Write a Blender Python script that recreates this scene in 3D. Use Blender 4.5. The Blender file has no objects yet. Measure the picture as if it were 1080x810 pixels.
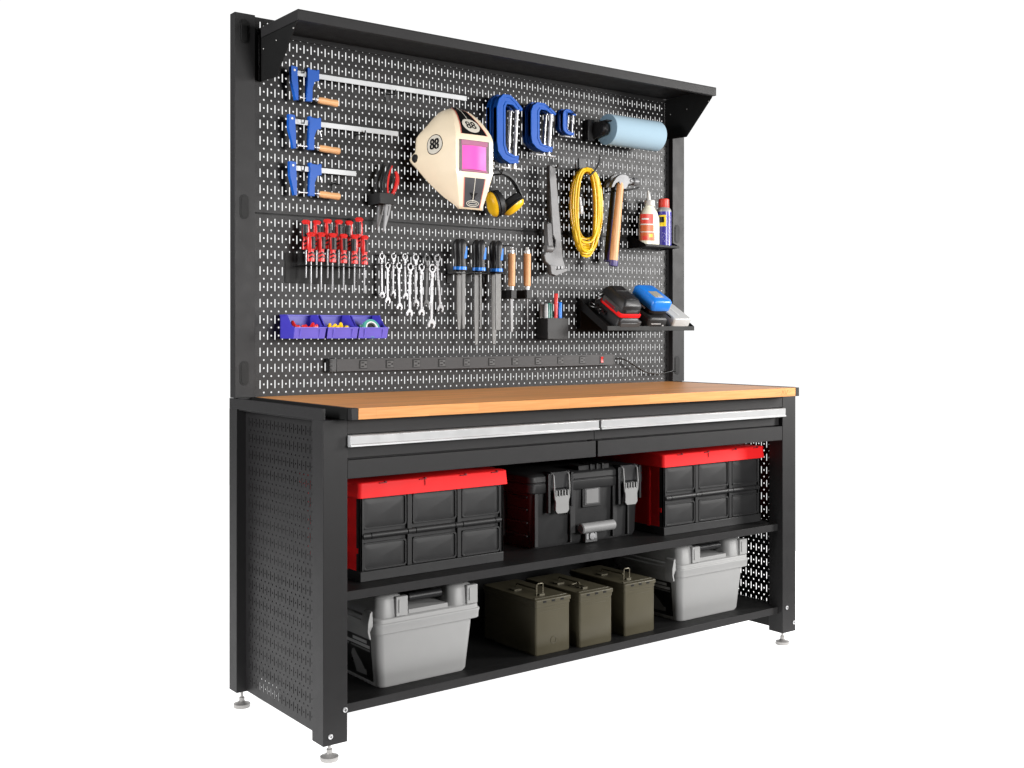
import bpy, math, random
from mathutils import Vector, Matrix
random.seed(7)
S = bpy.context.scene
COL = S.collection
IN = 0.0254
CXW, ZF = 34.94, 46.05          # bench centre line, floor depth below eye level (inches)
def W(p): return Vector(((p[0]-CXW)*IN, p[1]*IN, (p[2]+ZF)*IN))

# ---------------------------------------------------------------- camera
F, PX, HZ, TH = 1192.73, 540.0, 348.64, 0.648
CX0, CY0 = -59.685, -130.518
cam = bpy.data.cameras.new('camera'); co = bpy.data.objects.new('camera', cam); COL.objects.link(co)
co.location = W((CX0, CY0, 0)); co.rotation_euler = (math.pi/2, 0, -TH)
cam.sensor_fit = 'HORIZONTAL'; cam.sensor_width = 36; cam.lens = 36*F/1080
cam.shift_y = -(405-HZ)/1080
cam.clip_end = 500; cam.clip_start = .1
S.camera = co
S.render.resolution_x, S.render.resolution_y = 1024, 768

# ---------------------------------------------------------------- world: white studio cove behind the bench, dim studio behind the camera
w = bpy.data.worlds.new('World'); S.world = w; w.use_nodes = True
nt = w.node_tree; nt.nodes.clear()
o_ = nt.nodes.new('ShaderNodeOutputWorld'); bg = nt.nodes.new('ShaderNodeBackground')
tc = nt.nodes.new('ShaderNodeTexCoord'); dp = nt.nodes.new('ShaderNodeVectorMath'); dp.operation = 'DOT_PRODUCT'
dp.inputs[1].default_value = (math.sin(TH), math.cos(TH), 0)
mr = nt.nodes.new('ShaderNodeMapRange'); mr.inputs[1].default_value = .55; mr.inputs[2].default_value = .82
mr.inputs[3].default_value = .06; mr.inputs[4].default_value = 1.06
nt.links.new(tc.outputs['Generated'], dp.inputs[0]); nt.links.new(dp.outputs['Value'], mr.inputs[0])
nt.links.new(mr.outputs[0], bg.inputs['Strength']); bg.inputs['Color'].default_value = (1, 1, 1, 1)
nt.links.new(bg.outputs[0], o_.inputs[0])

# ---------------------------------------------------------------- lamps (softboxes)
def softbox(name, loc, aim, w_, h_, power, col=(1, 1, 1)):
    l = bpy.data.lights.new(name, 'AREA'); l.shape = 'RECTANGLE'; l.size = w_*IN; l.size_y = h_*IN
    l.energy = power; l.color = col
    o = bpy.data.objects.new(name, l); COL.objects.link(o)
    a = W(loc); b = W(aim); o.location = a
    o.rotation_euler = (b-a).to_track_quat('-Z', 'Y').to_euler()
    return o
softbox('key_softbox', (205, -122, 34), (48, 0, 8), 44, 60, 310, (1, .985, .965))
softbox('front_softbox', (66, -190, 16), (34, -5, -8), 56, 44, 205, (1, .99, .98))
softbox('side_softbox', (-112, -26, 36), (0, -14, 0), 30, 56, 130)
S.view_settings.view_transform = 'Standard'; S.view_settings.look = 'None'
S.view_settings.exposure = 0; S.view_settings.gamma = 1
S.render.engine = 'CYCLES'

# ---------------------------------------------------------------- projection helpers: photo pixel -> point on a plane (inches)
_s, _c = math.sin(TH), math.cos(TH)
def _ray(u, v):
    r = (u-PX)/F; return (_s+r*_c, _c-r*_s, -(v-HZ)/F)
def at(u, v, Y):
    d = _ray(u, v); t = (Y-CY0)/d[1]; return (CX0+t*d[0], Y, t*d[2])
def xz(u, v, Y): p = at(u, v, Y); return (p[0], p[2])

# ---------------------------------------------------------------- materials
def mat(name, col, rough=.5, metal=0., spec=.5, bump=0., bscale=900., var=.06, vscale=25., rvar=.08, coat=0., trans=0.):
    m = bpy.data.materials.new(name); m.use_nodes = True
    n = m.node_tree.nodes; L = m.node_tree.links; b = n['Principled BSDF']
    b.inputs['Metallic'].default_value = metal; b.inputs['Specular IOR Level'].default_value = spec
    b.inputs['Coat Weight'].default_value = coat; b.inputs['Transmission Weight'].default_value = trans
    t = n.new('ShaderNodeTexCoord')
    ns = n.new('ShaderNodeTexNoise'); ns.inputs['Scale'].default_value = vscale; ns.inputs['Detail'].default_value = 5
    L.new(t.outputs['Object'], ns.inputs['Vector'])
    mx = n.new('ShaderNodeMix'); mx.data_type = 'RGBA'
    mx.inputs[6].default_value = (*[c*(1-var) for c in col], 1); mx.inputs[7].default_value = (*[min(1, c*(1+var)) for c in col], 1)
    L.new(ns.outputs['Fac'], mx.inputs[0]); L.new(mx.outputs[2], b.inputs['Base Color'])
    r = n.new('ShaderNodeMapRange'); r.inputs[3].default_value = max(.02, rough-rvar); r.inputs[4].default_value = min(1, rough+rvar)
    L.new(ns.outputs['Fac'], r.inputs[0]); L.new(r.outputs[0], b.inputs['Roughness'])
    if bump:
        n2 = n.new('ShaderNodeTexNoise'); n2.inputs['Scale'].default_value = bscale; n2.inputs['Detail'].default_value = 2
        L.new(t.outputs['Object'], n2.inputs['Vector'])
        bp = n.new('ShaderNodeBump'); bp.inputs['Strength'].default_value = bump; bp.inputs['Distance'].default_value = .0006
        L.new(n2.outputs['Fac'], bp.inputs['Height']); L.new(bp.outputs[0], b.inputs['Normal'])
    return m
STEEL = mat('powder_coated_steel', (.021, .0205, .021), .46, 0, .17, .35, 1100)
PEGM = mat('pegboard_steel', (.0145, .014, .0145), .42, 0, .2, .35, 1100)
BLK = mat('black_metal', (.007, .007, .007), .55, 0, .22, .2, 900)
BPL = mat('black_plastic', (.012, .012, .013), .42, 0, .4, .3, 700)
DPL = mat('dark_grey_plastic', (.019, .019, .0195), .48, 0, .3, .3, 500)
MPL = mat('mid_grey_plastic', (.055, .055, .056), .5, 0, .4, .3, 500)
RED = mat('red_plastic', (.82, .016, .018), .5, 0, .15, .15, 500)
RED2 = mat('red_handle', (.62, .02, .018), .33, 0, .5)
BLUE = mat('blue_enamel', (.006, .082, .40), .38, 0, .25, .25, 400)
PURP = mat('purple_plastic', (.055, .045, .42), .38, 0, .45)
PURPL = mat('purple_plastic_light', (.15, .12, .58), .4, 0, .45)
CHROME = mat('polished_chrome', (.72, .72, .73), .28, .55, .5, 0, var=.03)
ALU = mat('brushed_aluminium', (.48, .485, .49), .34, .35, .5, 0, var=.04)
FILEM = mat('file_steel', (.15, .15, .148), .5, .3, .4, .8, 1500)
CAST = mat('cast_metal', (.15, .15, .153), .5, .25, .4, .5, 300)
SILV = mat('silver_casting', (.24, .24, .245), .45, .25, .4, .3, 400)
CREAM = mat('cream_shell', (.84, .71, .52), .34, 0, .5, 0, var=.04, coat=.3)
WHITEP = mat('white_plastic', (.72, .71, .68), .4)
GLUE = mat('milky_plastic', (.74, .72, .58), .35, 0, .5)
GREYP = mat('grey_plastic', (.29, .29, .288), .5, 0, .4, .25, 350, var=.03)
OLIVE = mat('olive_enamel', (.068, .060, .038), .42, 0, .35, .3, 600, var=.09, vscale=14)
YEL = mat('yellow_plastic', (.92, .55, .015), .3, 0, .5)
CORD = mat('yellow_cord_jacket', (.80, .50, .008), .38, 0, .5, .2, 500)
ROLL = mat('blue_paper', (.31, .43, .515), .85, 0, .2, .5, 260, var=.03)
ROLLE = mat('blue_paper_edge', (.21, .33, .43), .9, 0, .2, .8, 400, var=.12, vscale=120)
PINK = mat('magenta_lens', (.85, .06, .42), .42, 0, .3, coat=.0, var=.02)
PINK2 = mat('smoked_lens_edge', (.42, .16, .26), .2, 0, .6)
STRIPE = mat('black_gloss_decal', (.008, .008, .008), .22, 0, .5)
GREYD = mat('grey_gloss_decal', (.05, .05, .055), .25, 0, .5)
PALE = mat('pale_decal', (.62, .58, .5), .3)
PINKL = mat('red_pin_line', (.60, .16, .12), .35)
BLUEP = mat('bright_blue_plastic', (.015, .2, .72), .33, 0, .5)
CANB = mat('blue_can_print', (.055, .045, .32), .25, 0, .5)
LABR = mat('red_label', (.72, .05, .03), .4)
LABO = mat('orange_label', (.62, .13, .03), .4)
LABY = mat('yellow_label', (.86, .62, .02), .35)
GREEN = mat('green_plastic', (.01, .13, .10), .35)
SCREEN = mat('grey_screen', (.35, .33, .28), .25)
DKR = mat('dark_red_plastic', (.18, .012, .016), .35)
WIRE = mat('black_wire', (.006, .006, .006), .3, 0, .5)
LBLK = mat('black_print', (.010, .010, .010), .3)
LGRY = mat('grey_print', (.17, .17, .17), .4)
LWHT = mat('white_print', (.42, .42, .42), .5)
CLEAR = mat('milky_clear_plastic', (.38, .40, .44), .25, 0, .6)

def woodmat(name, c1, c2, axis=0, strips=False, rough=.42):
    m = bpy.data.materials.new(name); m.use_nodes = True
    n = m.node_tree.nodes; L = m.node_tree.links; b = n['Principled BSDF']; b.inputs['Specular IOR Level'].default_value = .25
    t = n.new('ShaderNodeTexCoord'); mp = n.new('ShaderNodeMapping'); L.new(t.outputs['Object'], mp.inputs[0])
    sc = [220, 220, 220]; sc[axis] = 9; mp.inputs['Scale'].default_value = sc
    ns = n.new('ShaderNodeTexNoise'); ns.inputs['Scale'].default_value = 1; ns.inputs['Detail'].default_value = 6; L.new(mp.outputs[0], ns.inputs['Vector'])
    cr = n.new('ShaderNodeMix'); cr.data_type = 'RGBA'; cr.inputs[6].default_value = (*c1, 1); cr.inputs[7].default_value = (*c2, 1)
    st = n.new('ShaderNodeMapRange'); st.inputs[1].default_value = .3; st.inputs[2].default_value = .7; L.new(ns.outputs['Fac'], st.inputs[0]); L.new(st.outputs[0], cr.inputs[0])
    out = cr.outputs[2]
    if strips:
        sp = n.new('ShaderNodeSeparateXYZ'); L.new(t.outputs['Object'], sp.inputs[0])
        ad = n.new('ShaderNodeMath'); ad.operation = 'ADD'; L.new(sp.outputs[1], ad.inputs[0]); L.new(sp.outputs[2], ad.inputs[1])
        cb = n.new('ShaderNodeCombineXYZ'); L.new(sp.outputs[0], cb.inputs[0]); L.new(ad.outputs[0], cb.inputs[1])
        br = n.new('ShaderNodeTexBrick'); br.inputs['Scale'].default_value = 1; br.inputs['Brick Width'].default_value = .34; br.inputs['Row Height'].default_value = .0335
        br.inputs['Mortar Size'].default_value = .0004; br.inputs['Mortar Smooth'].default_value = .3
        br.inputs['Color1'].default_value = (.84, .83, .82, 1); br.inputs['Color2'].default_value = (1.08, 1.06, 1.04, 1); br.inputs['Mortar'].default_value = (.8, .76, .72, 1)
        L.new(cb.outputs[0], br.inputs['Vector'])
        mu = n.new('ShaderNodeMix'); mu.data_type = 'RGBA'; mu.blend_type = 'MULTIPLY'; mu.inputs[0].default_value = 1
        L.new(out, mu.inputs[6]); L.new(br.outputs['Color'], mu.inputs[7]); out = mu.outputs[2]
    L.new(out, b.inputs['Base Color']); b.inputs['Roughness'].default_value = rough
    return m
WOOD = woodmat('bamboo_top', (.64, .27, .075), (.77, .35, .115), 0, True)
WOODH = woodmat('varnished_handle_wood', (.66, .33, .14), (.78, .44, .22), 0)
WOODV = woodmat('varnished_handle_wood_upright', (.62, .30, .13), (.76, .43, .22), 2)

# ---------------------------------------------------------------- mesh builder (all coordinates in inches)
class MB:
    def __init__(s): s.v = []; s.f = []; s.m = []; s.k = 0; s.T = None
    def add(s, vs, fs):
        o = len(s.v)
        if s.T: vs = [s.T(p) for p in vs]
        s.v += [tuple(p) for p in vs]; s.f += [tuple(i+o for i in f) for f in fs]; s.m += [s.k]*len(fs)
        return s
    def box(s, x0, x1, y0, y1, z0, z1):
        x0, x1 = min(x0, x1), max(x0, x1); y0, y1 = min(y0, y1), max(y0, y1); z0, z1 = min(z0, z1), max(z0, z1)
        return s.add([(x0,y0,z0),(x1,y0,z0),(x1,y1,z0),(x0,y1,z0),(x0,y0,z1),(x1,y0,z1),(x1,y1,z1),(x0,y1,z1)],
              [(3,2,1,0),(4,5,6,7),(0,1,5,4),(1,2,6,5),(2,3,7,6),(3,0,4,7)])
    def prism(s, pts, ax, a, b, pts2=None):
        n = len(pts); pts2 = pts2 or pts
        def mk(p, t): return {'x': (t, p[0], p[1]), 'y': (p[0], t, p[1]), 'z': (p[0], p[1], t)}[ax]
        A = sum(pts[i][0]*pts[(i+1) % n][1]-pts[(i+1) % n][0]*pts[i][1] for i in range(n))
        if (A < 0) != (ax == 'y') : pts = pts[::-1]; pts2 = pts2[::-1]
        if a > b: a, b = b, a; pts, pts2 = pts2, pts
        vs = [mk(p, a) for p in pts]+[mk(p, b) for p in pts2]
        fs = [tuple(range(n-1, -1, -1)), tuple(range(n, 2*n))]+[(i, (i+1) % n, n+(i+1) % n, n+i) for i in range(n)]
        return s.add(vs, fs)
    def loft(s, rings, caps=True, closed=True):
        n = len(rings[0]); vs = [p for r in rings for p in r]; fs = []
        for j in range(len(rings)-1):
            for i in range(n if closed else n-1):
                a = j*n+i; b = j*n+(i+1) % n; fs.append((a, b, b+n, a+n))
        if caps and closed: fs += [tuple(range(n-1, -1, -1)), tuple(range((len(rings)-1)*n, len(rings)*n))]
        return s.add(vs, fs)
    def lathe(s, p, d, prof, n=20, sx=1., sy=1.):
        p = Vector(p); d = Vector(d).normalized(); u = d.orthogonal().normalized()
        if abs(d.z) > .9: u = Vector((1, 0, 0))
        u = (u-d*u.dot(d)).normalized(); v = d.cross(u)
        return s.loft([[p+d*t+u*(math.cos(2*math.pi*i/n)*max(r, .002)*sx)+v*(math.sin(2*math.pi*i/n)*max(r, .002)*sy) for i in range(n)] for t, r in prof])
    def cyl(s, a, b, r, r2=None, n=20):
        a = Vector(a); b = Vector(b); return s.lathe(a, b-a, [(0, r), ((b-a).length, r if r2 is None else r2)], n)
    def tube(s, path, r, n=8, closed=False):
        P = [Vector(p) for p in path]; m = len(P); rings = []; prev = None
        for i in range(m):
            if closed: t = (P[(i+1) % m]-P[i-1]).normalized()
            else: t = (P[min(i+1, m-1)]-P[max(i-1, 0)]).normalized()
            u = (prev-t*prev.dot(t)) if prev is not None else t.orthogonal()
            if u.length < 1e-6: u = t.orthogonal()
            u.normalize(); prev = u; v = t.cross(u)
            rr = r[i] if isinstance(r, (list, tuple)) else r
            rings.append([P[i]+u*(math.cos(2*math.pi*k/n)*rr)+v*(math.sin(2*math.pi*k/n)*rr) for k in range(n)])
        if closed: rings.append(rings[0]); return s.loft(rings, caps=False)
        return s.loft(rings)
    def ell(s, c, rx, ry, rz, n=16):
        rings = []
        for j in range(1, n//2+0):
            a = math.pi*j/(n//2); rings.append([(c[0]+rx*math.sin(a)*math.cos(2*math.pi*i/n), c[1]+ry*math.sin(a)*math.sin(2*math.pi*i/n), c[2]-rz*math.cos(a)) for i in range(n)])
        return s.loft(rings)
    def build(s, name, mats, parent=None, bevel=0., loc=None, seg=2, ang=35, extra=None):
        me = bpy.data.meshes.new(name); 
        org = Vector(parent['_o']) if parent is not None else (W(loc) if loc is not None else W((sum(p[0] for p in s.v)/len(s.v), sum(p[1] for p in s.v)/len(s.v), min(p[2] for p in s.v))))
        me.from_pydata([W(p)-org for p in s.v], [], s.f)
        for m in (mats if isinstance(mats, (list, tuple)) else [mats]): me.materials.append(m)
        me.polygons.foreach_set('material_index', s.m); me.polygons.foreach_set('use_smooth', [True]*len(s.f))
        me.update(); me.set_sharp_from_angle(angle=math.radians(ang))
        o = bpy.data.objects.new(name, me); COL.objects.link(o)
        if extra: extra(o)
        if bevel:
            b = o.modifiers.new('bevel', 'BEVEL'); b.width = bevel*IN; b.segments = seg; b.limit_method = 'ANGLE'; b.angle_limit = math.radians(40)
        if parent is not None: o.parent = parent; ORG.append(o); o['_o'] = tuple(parent['_o'])
        else: o.location = org; o['_o'] = tuple(org); ORG.append(o)
        return o
ORG = []
def rr(x0, x1, z0, z1, r, n=4):
    r = min(r, abs(x1-x0)/2.01, abs(z1-z0)/2.01); out = []
    for cx_, cz_, a0 in ((x1-r, z1-r, 0), (x0+r, z1-r, 90), (x0+r, z0+r, 180), (x1-r, z0+r, 270)):
        for i in range(n+1):
            a = math.radians(a0+90*i/n); out.append((cx_+r*math.cos(a), cz_+r*math.sin(a)))
    return out
def ellp(cx_, cz_, rx, rz, n=28): return [(cx_+rx*math.cos(2*math.pi*i/n), cz_+rz*math.sin(2*math.pi*i/n)) for i in range(n)]
def tag(o, label=None, cat=None, group=None, kind=None):
    if label: o['label'] = label
    if cat: o['category'] = cat
    if group: o['group'] = group
    if kind: o['kind'] = kind
    return o
def thing(name, label, cat, loc, group=None):
    o = bpy.data.objects.new(name, None); COL.objects.link(o); o.location = W(loc); o['_o'] = tuple(W(loc)); ORG.append(o)
    o.empty_display_size = .05
    return tag(o, label, cat, group)
def kids(o): return [c for c in COL.objects if c.parent == o]
def dup(o, dx, dy, dz, label=None, parent=None):          # copy a thing with its parts and sub-parts (offset in inches)
    c = o.copy(); COL.objects.link(c); c.parent = parent
    if parent is None:
        c.location = o.location+Vector((dx, dy, dz))*IN; c['_o'] = tuple(c.location)
        if label: c['label'] = label
    for k in kids(o): dup(k, 0, 0, 0, None, c)
    ORG.append(c)
    return c
_tcache = {}
def text_geo(body, size, ext=.0):
    cu = bpy.data.curves.new('lettering', 'FONT'); cu.body = body; cu.size = size; cu.align_x = 'CENTER'; cu.align_y = 'CENTER'; cu.resolution_u = 4
    t = bpy.data.objects.new('lettering', cu); COL.objects.link(t)
    dg = bpy.context.evaluated_depsgraph_get(); me = bpy.data.meshes.new_from_object(t.evaluated_get(dg))
    vs = [(v.co.x, v.co.y) for v in me.vertices]; fs = [tuple(p.vertices) for p in me.polygons]
    bpy.data.objects.remove(t); bpy.data.curves.remove(cu); bpy.data.meshes.remove(me)
    return vs, fs

# ---------------------------------------------------------------- the setting
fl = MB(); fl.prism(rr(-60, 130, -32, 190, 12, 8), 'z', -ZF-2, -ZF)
FLM = bpy.data.materials.new('self_lit_white_floor'); FLM.use_nodes = True
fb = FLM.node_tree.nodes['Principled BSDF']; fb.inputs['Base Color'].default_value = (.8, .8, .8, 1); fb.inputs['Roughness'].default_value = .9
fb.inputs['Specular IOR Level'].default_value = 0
fb.inputs['Emission Color'].default_value = (1, 1, 1, 1); fb.inputs['Emission Strength'].default_value = .97  # floor is no lamp; glow added to keep it white and shadowless
tag(fl.build('floor', FLM, loc=(34.94, 0, -ZF)), 'plain white studio floor with an added glow', None, None, 'structure')

# ================================================================ WORKBENCH
C = 34.94; XL, XR = C-38.54, C+38.54
WB = thing('workbench', 'tall black steel workbench with pegboard wall, bamboo top, two drawers and two shelves', 'workbench', (C, -10, -ZF))
def mir(x): return 2*C-x
def pegboard(a0, a1, b0, b1, slots, dots, rows, pitch, mp, th, low=False):
    """sheet with real slots and round holes; (a,b) in the sheet plane, mp(a,b,t) -> xyz"""
    m = MB(); hw = .25
    def quad(p0, q0, p1, q1):
        q0 = max(q0, b0); q1 = min(q1, b1)
        if q1-q0 < 1e-4: return
        for t in (0, th): m.add([mp(p0, q0, t), mp(p1, q0, t), mp(p1, q1, t), mp(p0, q1, t)], [(0, 1, 2, 3)])
    def hole(p0, q0, p1, q1, pts):
        q0 = max(q0, b0); q1 = min(q1, b1)
        pm, qm = (p0+p1)/2, (q0+q1)/2
        R = [(p1, q1), (pm, q1), (p0, q1), (p0, qm), (p0, q0), (pm, q0), (p1, q0), (p1, qm)]
        vs = []; fs = []
        for t in (0, th): vs += [mp(*r, t) for r in R]+[mp(*h, t) for h in pts]
        for i in range(8):
            j = (i+1) % 8; fs += [(i, j, 8+j, 8+i), (16+i, 24+i, 24+j, 16+j), (8+i, 8+j, 24+j, 24+i)]
        m.add(vs, fs)
    r = .124; k = math.sqrt(.5)
    def oct_(c, d): return [(c+r*k, d+r*k), (c, d+r), (c-r*k, d+r*k), (c-r, d), (c-r*k, d-r*k), (c, d-r), (c+r*k, d-r*k), (c+r, d)]
    sw, sl = .08, .49
    def slot(c, d): return [(c+sw, d+sl), (c, d+sl+.06), (c-sw, d+sl), (c-sw, d), (c-sw, d-sl), (c, d-sl-.06), (c+sw, d-sl), (c+sw, d)]
    rows = sorted(rows); bt, tp = rows[0]-pitch*(.75 if low else .5), rows[-1]+pitch/2
    cols = sorted([(c, 's') for c in slots]+[(c, 'd') for c in dots])
    edges = [a0]+[(cols[i][0]+cols[i+1][0])/2 for i in range(len(cols)-1)]+[a1]
    edges[0] = cols[0][0]-hw; edges[-1] = cols[-1][0]+hw
    quad(a0, b0, edges[0], b1); quad(edges[-1], b0, a1, b1)
    if b0 < bt: quad(edges[0], b0, edges[-1], bt)
    if tp < b1: quad(edges[0], tp, edges[-1], b1)
    for i, (c, kd) in enumerate(cols):
        e0, e1 = edges[i], edges[i+1]
        for d in rows:
            if kd == 's':
                hole(e0, d-pitch/2, e1, d+pitch/2, slot(c, d))
                if low and d == rows[0]: quad(e0, bt, e1, d-pitch/2)
            else:
                hole(e0, d-pitch/4, e1, d+pitch/4, oct_(c, d))
                hole(e0, d+pitch/4, e1, d+3*pitch/4, oct_(c, d+pitch/2)) if d != rows[-1] else quad(e0, d+pitch/4, e1, d+pitch/2)
                if d == rows[0]:
                    if low: hole(e0, bt, e1, d-pitch/4, oct_(c, d-pitch/2))
                    else: quad(e0, d-pitch/2, e1, d-pitch/4)
    return m
PT = 2.019; Z0 = 29.656
rowz = lambda k: Z0-PT*k
slots = [i*(69.876/70) for i in range(71)]; dots = [(i+.5)*(69.876/70) for i in range(71)]
mpf = lambda a, b, t: (a, t, b)
up = pegboard(-1.05, 70.93, 14.62, 38.75, slots, dots, [rowz(k) for k in range(-4, 8)], PT, mpf, .06)
up.build('pegboard_panel', PEGM, WB)['label'] = 'upper perforated steel panel'
lo = pegboard(-1.05, 70.93, -8.35, 14.40, slots, dots, [rowz(k) for k in range(8, 19)], PT, mpf, .06, True)
lo.build('pegboard_panel', PEGM, WB)['label'] = 'lower perforated steel panel'
m = MB(); m.box(70.2, 70.93, .3, .5, -8, 38.4); m.box(-1.05, 70.93, .3, .4, 14.0, 15.0); m.build('backing_strip', BLK, WB)
def oval(m, cx_, z, y, w_=.52, h_=1.35, t=.06): m.prism(rr(cx_-w_, cx_+w_, z-h_, z+h_, w_, 8), 'y', y-t, y+.02)
def post(side):
    x0, x1 = (XL-.1, -1.05) if side < 0 else (70.93, XR+.1)
    m = MB(); m.box(x0, x1, -.87, .58, -8.2, 38.7); m.box(max(x0, XL+.35), min(x1, XR-.35), -.85, .56, -9.5, -8.2)
    p = m.build('upright_post', STEEL, WB, .05)
    cx_ = -2.5 if side < 0 else 71.9
    for z in (36.5, 15.1, -5.2) if side < 0 else (15.6, -5.6):
        g = MB(); oval(g, cx_, z, -.87, .58, 1.5, .05); g.k = 1; oval(g, cx_, z, -.93, .40, 1.3, .03)
        g.build('cable_grommet', [BLK, BLK], p, .02)
post(-1); post(1)
FOOTM = mat('zinc_foot', (.34, .33, .32), .35, .5, .5)
# overhead shelf
m = MB(); sx0, sx1 = -.3, 70.2
m.box(sx0, sx1, -10.95, -.9, 37.22, 37.34)
m.box(sx0, sx1, -10.95, -10.83, 36.07, 37.22); m.box(sx0, sx0+.12, -10.83, -.9, 36.07, 37.22); m.box(sx1-.12, sx1, -10.83, -.9, 36.07, 37.22)
m.box(sx0+.12, sx1-.12, -.25, -.12, 36.6, 37.22); m.box(sx0, sx1, -.9, -.12, 37.22, 37.34); m.box(sx0+.12, sx1-.12, -10.83, -10.2, 36.07, 36.15)
sh = m.build('overhead_shelf', STEEL, WB, .03)
for x in (sx0+.14, sx1-.26):
    b = MB(); b.prism([(-.1, 37.1), (-10.3, 37.1), (-10.25, 35.9), (-4.85, 30.55), (-.1, 30.75)], 'x', x, x+.12)
    br = b.build('shelf_bracket', BLK, sh, .02)
for y, z in ((-1.4, 34.6), (-5, 34.9), (-9.6, 35.4)):
    for xx in (sx1-.26, sx0+.14):
        m = MB(); m.lathe((xx, y, z), (-1, 0, 0), [(0, .1), (.08, .1), (.12, .05)], 10); m.build('screw', FOOTM, sh)
# legs
def leg(xa, xb, ya, yb, fx, fy):
    m = MB(); m.box(xa, xb, ya, yb, -43.95, -9.5); l = m.build('leg', STEEL, WB, .05)
    f = MB(); f.lathe((fx, fy, -46.05), (0, 0, 1), [(0, .95), (.12, 1.0), (.45, 1.0), (.6, .5), (.8, .33), (1.2, .33), (1.25, .17), (2.2, .17)], 24)
    f.k = 1; f.lathe((fx, fy, -45.66), (0, 0, 1), [(0, .82), (.11, .8)], 24)
    f.build('levelling_foot', [FOOTM, BPL], l)
    return l
lfl = leg(XL, -.71, -23.46, -20.9, -2.1, -22); lfr = leg(70.59, XR, -23.46, -20.9, 72.3, -22)
leg(XL, -.71, -1.15, 1.05, -2.5, -.2); leg(70.59, XR, -1.15, 1.05, 72.3, -.2)
for l, ps in ((lfl, ((-1.0, -40.5), (-2.75, -43.0))), (lfr, ((71.5, -40.3), (73.1, -42.7)))):
    for x, z in ps:
        b = MB(); b.lathe((x, -23.46, z), (0, -1, 0), [(0, .27), (.1, .27), (.16, .2)], 16); b.k = 1
        b.box(x-.13, x+.13, -23.64, -23.6, z-.03, z+.03); b.box(x-.03, x+.03, -23.645, -23.6, z-.13, z+.13)
        b.build('bolt', [CHROME, BLK], l)
# side rails, side pegboards
for sgn in (-1, 1):
    X = lambda x: x if sgn < 0 else mir(x)
    m = MB(); m.box(X(XL), X(XL+.3), -23.42, 1.0, -9.5, -8.26); m.box(X(XL+.3), X(-1.62), -20.85, 1.0, -9.7, -9.5)
    m.build('side_rail', STEEL, WB, .04)
    ys = [-20.1+i for i in range(19)]
    mp = (lambda a, b, t: (-2.4+t, a, b)) if sgn < 0 else (lambda a, b, t: (mir(-2.4)-t, a, b))
    sp = pegboard(-20.9, -1.15, -43.8, -9.7, ys, [y+.5 for y in ys[:-1]], [-11.05-1.954*k for k in range(17)], 1.954, mp, .06)
    br = MB(); br.box(X(-1.9), X(-1.8), -20.5, -9.5, -43.7, -41.3); br.build('lower_brace', BLK, WB)
    sp.build('side_panel', PEGM, WB)['label'] = 'perforated steel side panel'
# worktop
m = MB(); m.box(-.70, 70.58, -25.8, -.05, -9.39, -8.19)
wt = m.build('worktop', WOOD, WB, .04)
vs, fs = text_geo('~VEV', .62)
# small engraved mark near the right end of the front edge
em = MB()
for a, b in (((66.2, -8.85), (67.3, -8.75)), ((67.5, -9.1), (67.8, -8.5)), ((67.8, -8.5), (68.1, -9.1)), ((68.2, -8.5), (68.5, -9.1)), ((68.5, -9.1), (68.9, -8.45)), ((69.1, -8.9), (69.6, -8.6))):
    em.tube([(a[0], -25.80, a[1]), (b[0], -25.80, b[1])], .035, 5)
em.build('engraved_mark', mat('burnt_mark', (.42, .19, .06), .6), wt)
for sgn in (-1, 1):
    X = lambda x: x if sgn < 0 else mir(x)
    m = MB(); m.box(X(-1.5), X(-.72), -25.8, -24.9, -9.41, -8.17)
    m.k = 1; m.box(X(-1.6), X(-.72), -24.9, -.95, -9.45, -8.2)
    m.build('edge_trim', [STEEL, BLK], wt, .03)
m = MB()
for i in range(5): m.box(-3.2, -1.7, -20+4*i, -18.6+4*i, -9.5, -9.15)
m.box(-.70, 70.58, -23.4, -22.6, -11.1, -9.42); m.build('front_rail', STEEL, WB, .03)
# drawers
for xa, xb, dx in ((-.68, 34.62, 0), (34.98, 70.55, 0)):
    m = MB(); m.box(xa, xb+(.3 if xa < 0 else 0), -22.75, -22.0, -13.75, -11.15); m.box(xa, xb, -23.42, -22.75, -15.88, -13.88)
    m.box(xa+.2, xb-.2, -22.0, -2, -15.4, -11.6)
    d = m.build('drawer', STEEL, WB, .03)
    h = MB(); h.prism([(-23.0, -11.2), (-24.0, -11.22), (-24.1, -11.3), (-24.06, -12.15), (-24.2, -12.22), (-24.2, -12.42), (-23.6, -12.46), (-23.0, -12.2)], 'x', xa, xb-.05)
    h.build('handle', ALU, d, .02)
# shelves and back
for nm, zt in (('middle', -28.15), ('bottom', -40.25)):
    m = MB(); m.k = 1; m.box(-2.3, 72.2, -20.9, -1.2, zt-.12, zt); m.box(-.69, 70.57, -22.5, -20.9, zt-.12, zt); m.k = 0  # plates black instead of the lips' steel: interior shade put into the colour
    m.box(-.69, 70.57, -22.6, -22.5, zt-.98, zt); m.box(-.69, 70.57, -22.5, -21.7, zt-.98, zt-.9)
    m.box(-2.3, 72.2, -1.2, -1.1, zt-.98, zt)
    m.box(-2.3, -2.2, -20.9, -1.2, zt-.98, zt-.1); m.box(72.1, 72.2, -20.9, -1.2, zt-.98, zt-.1)
    m.build('shelf', [STEEL, BLK], WB, .02)['label'] = nm+' steel shelf'
m = MB(); m.box(-.7, 70.58, -.95, -.85, -41.2, -9.6); m.build('back_panel', BLK, WB)

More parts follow.
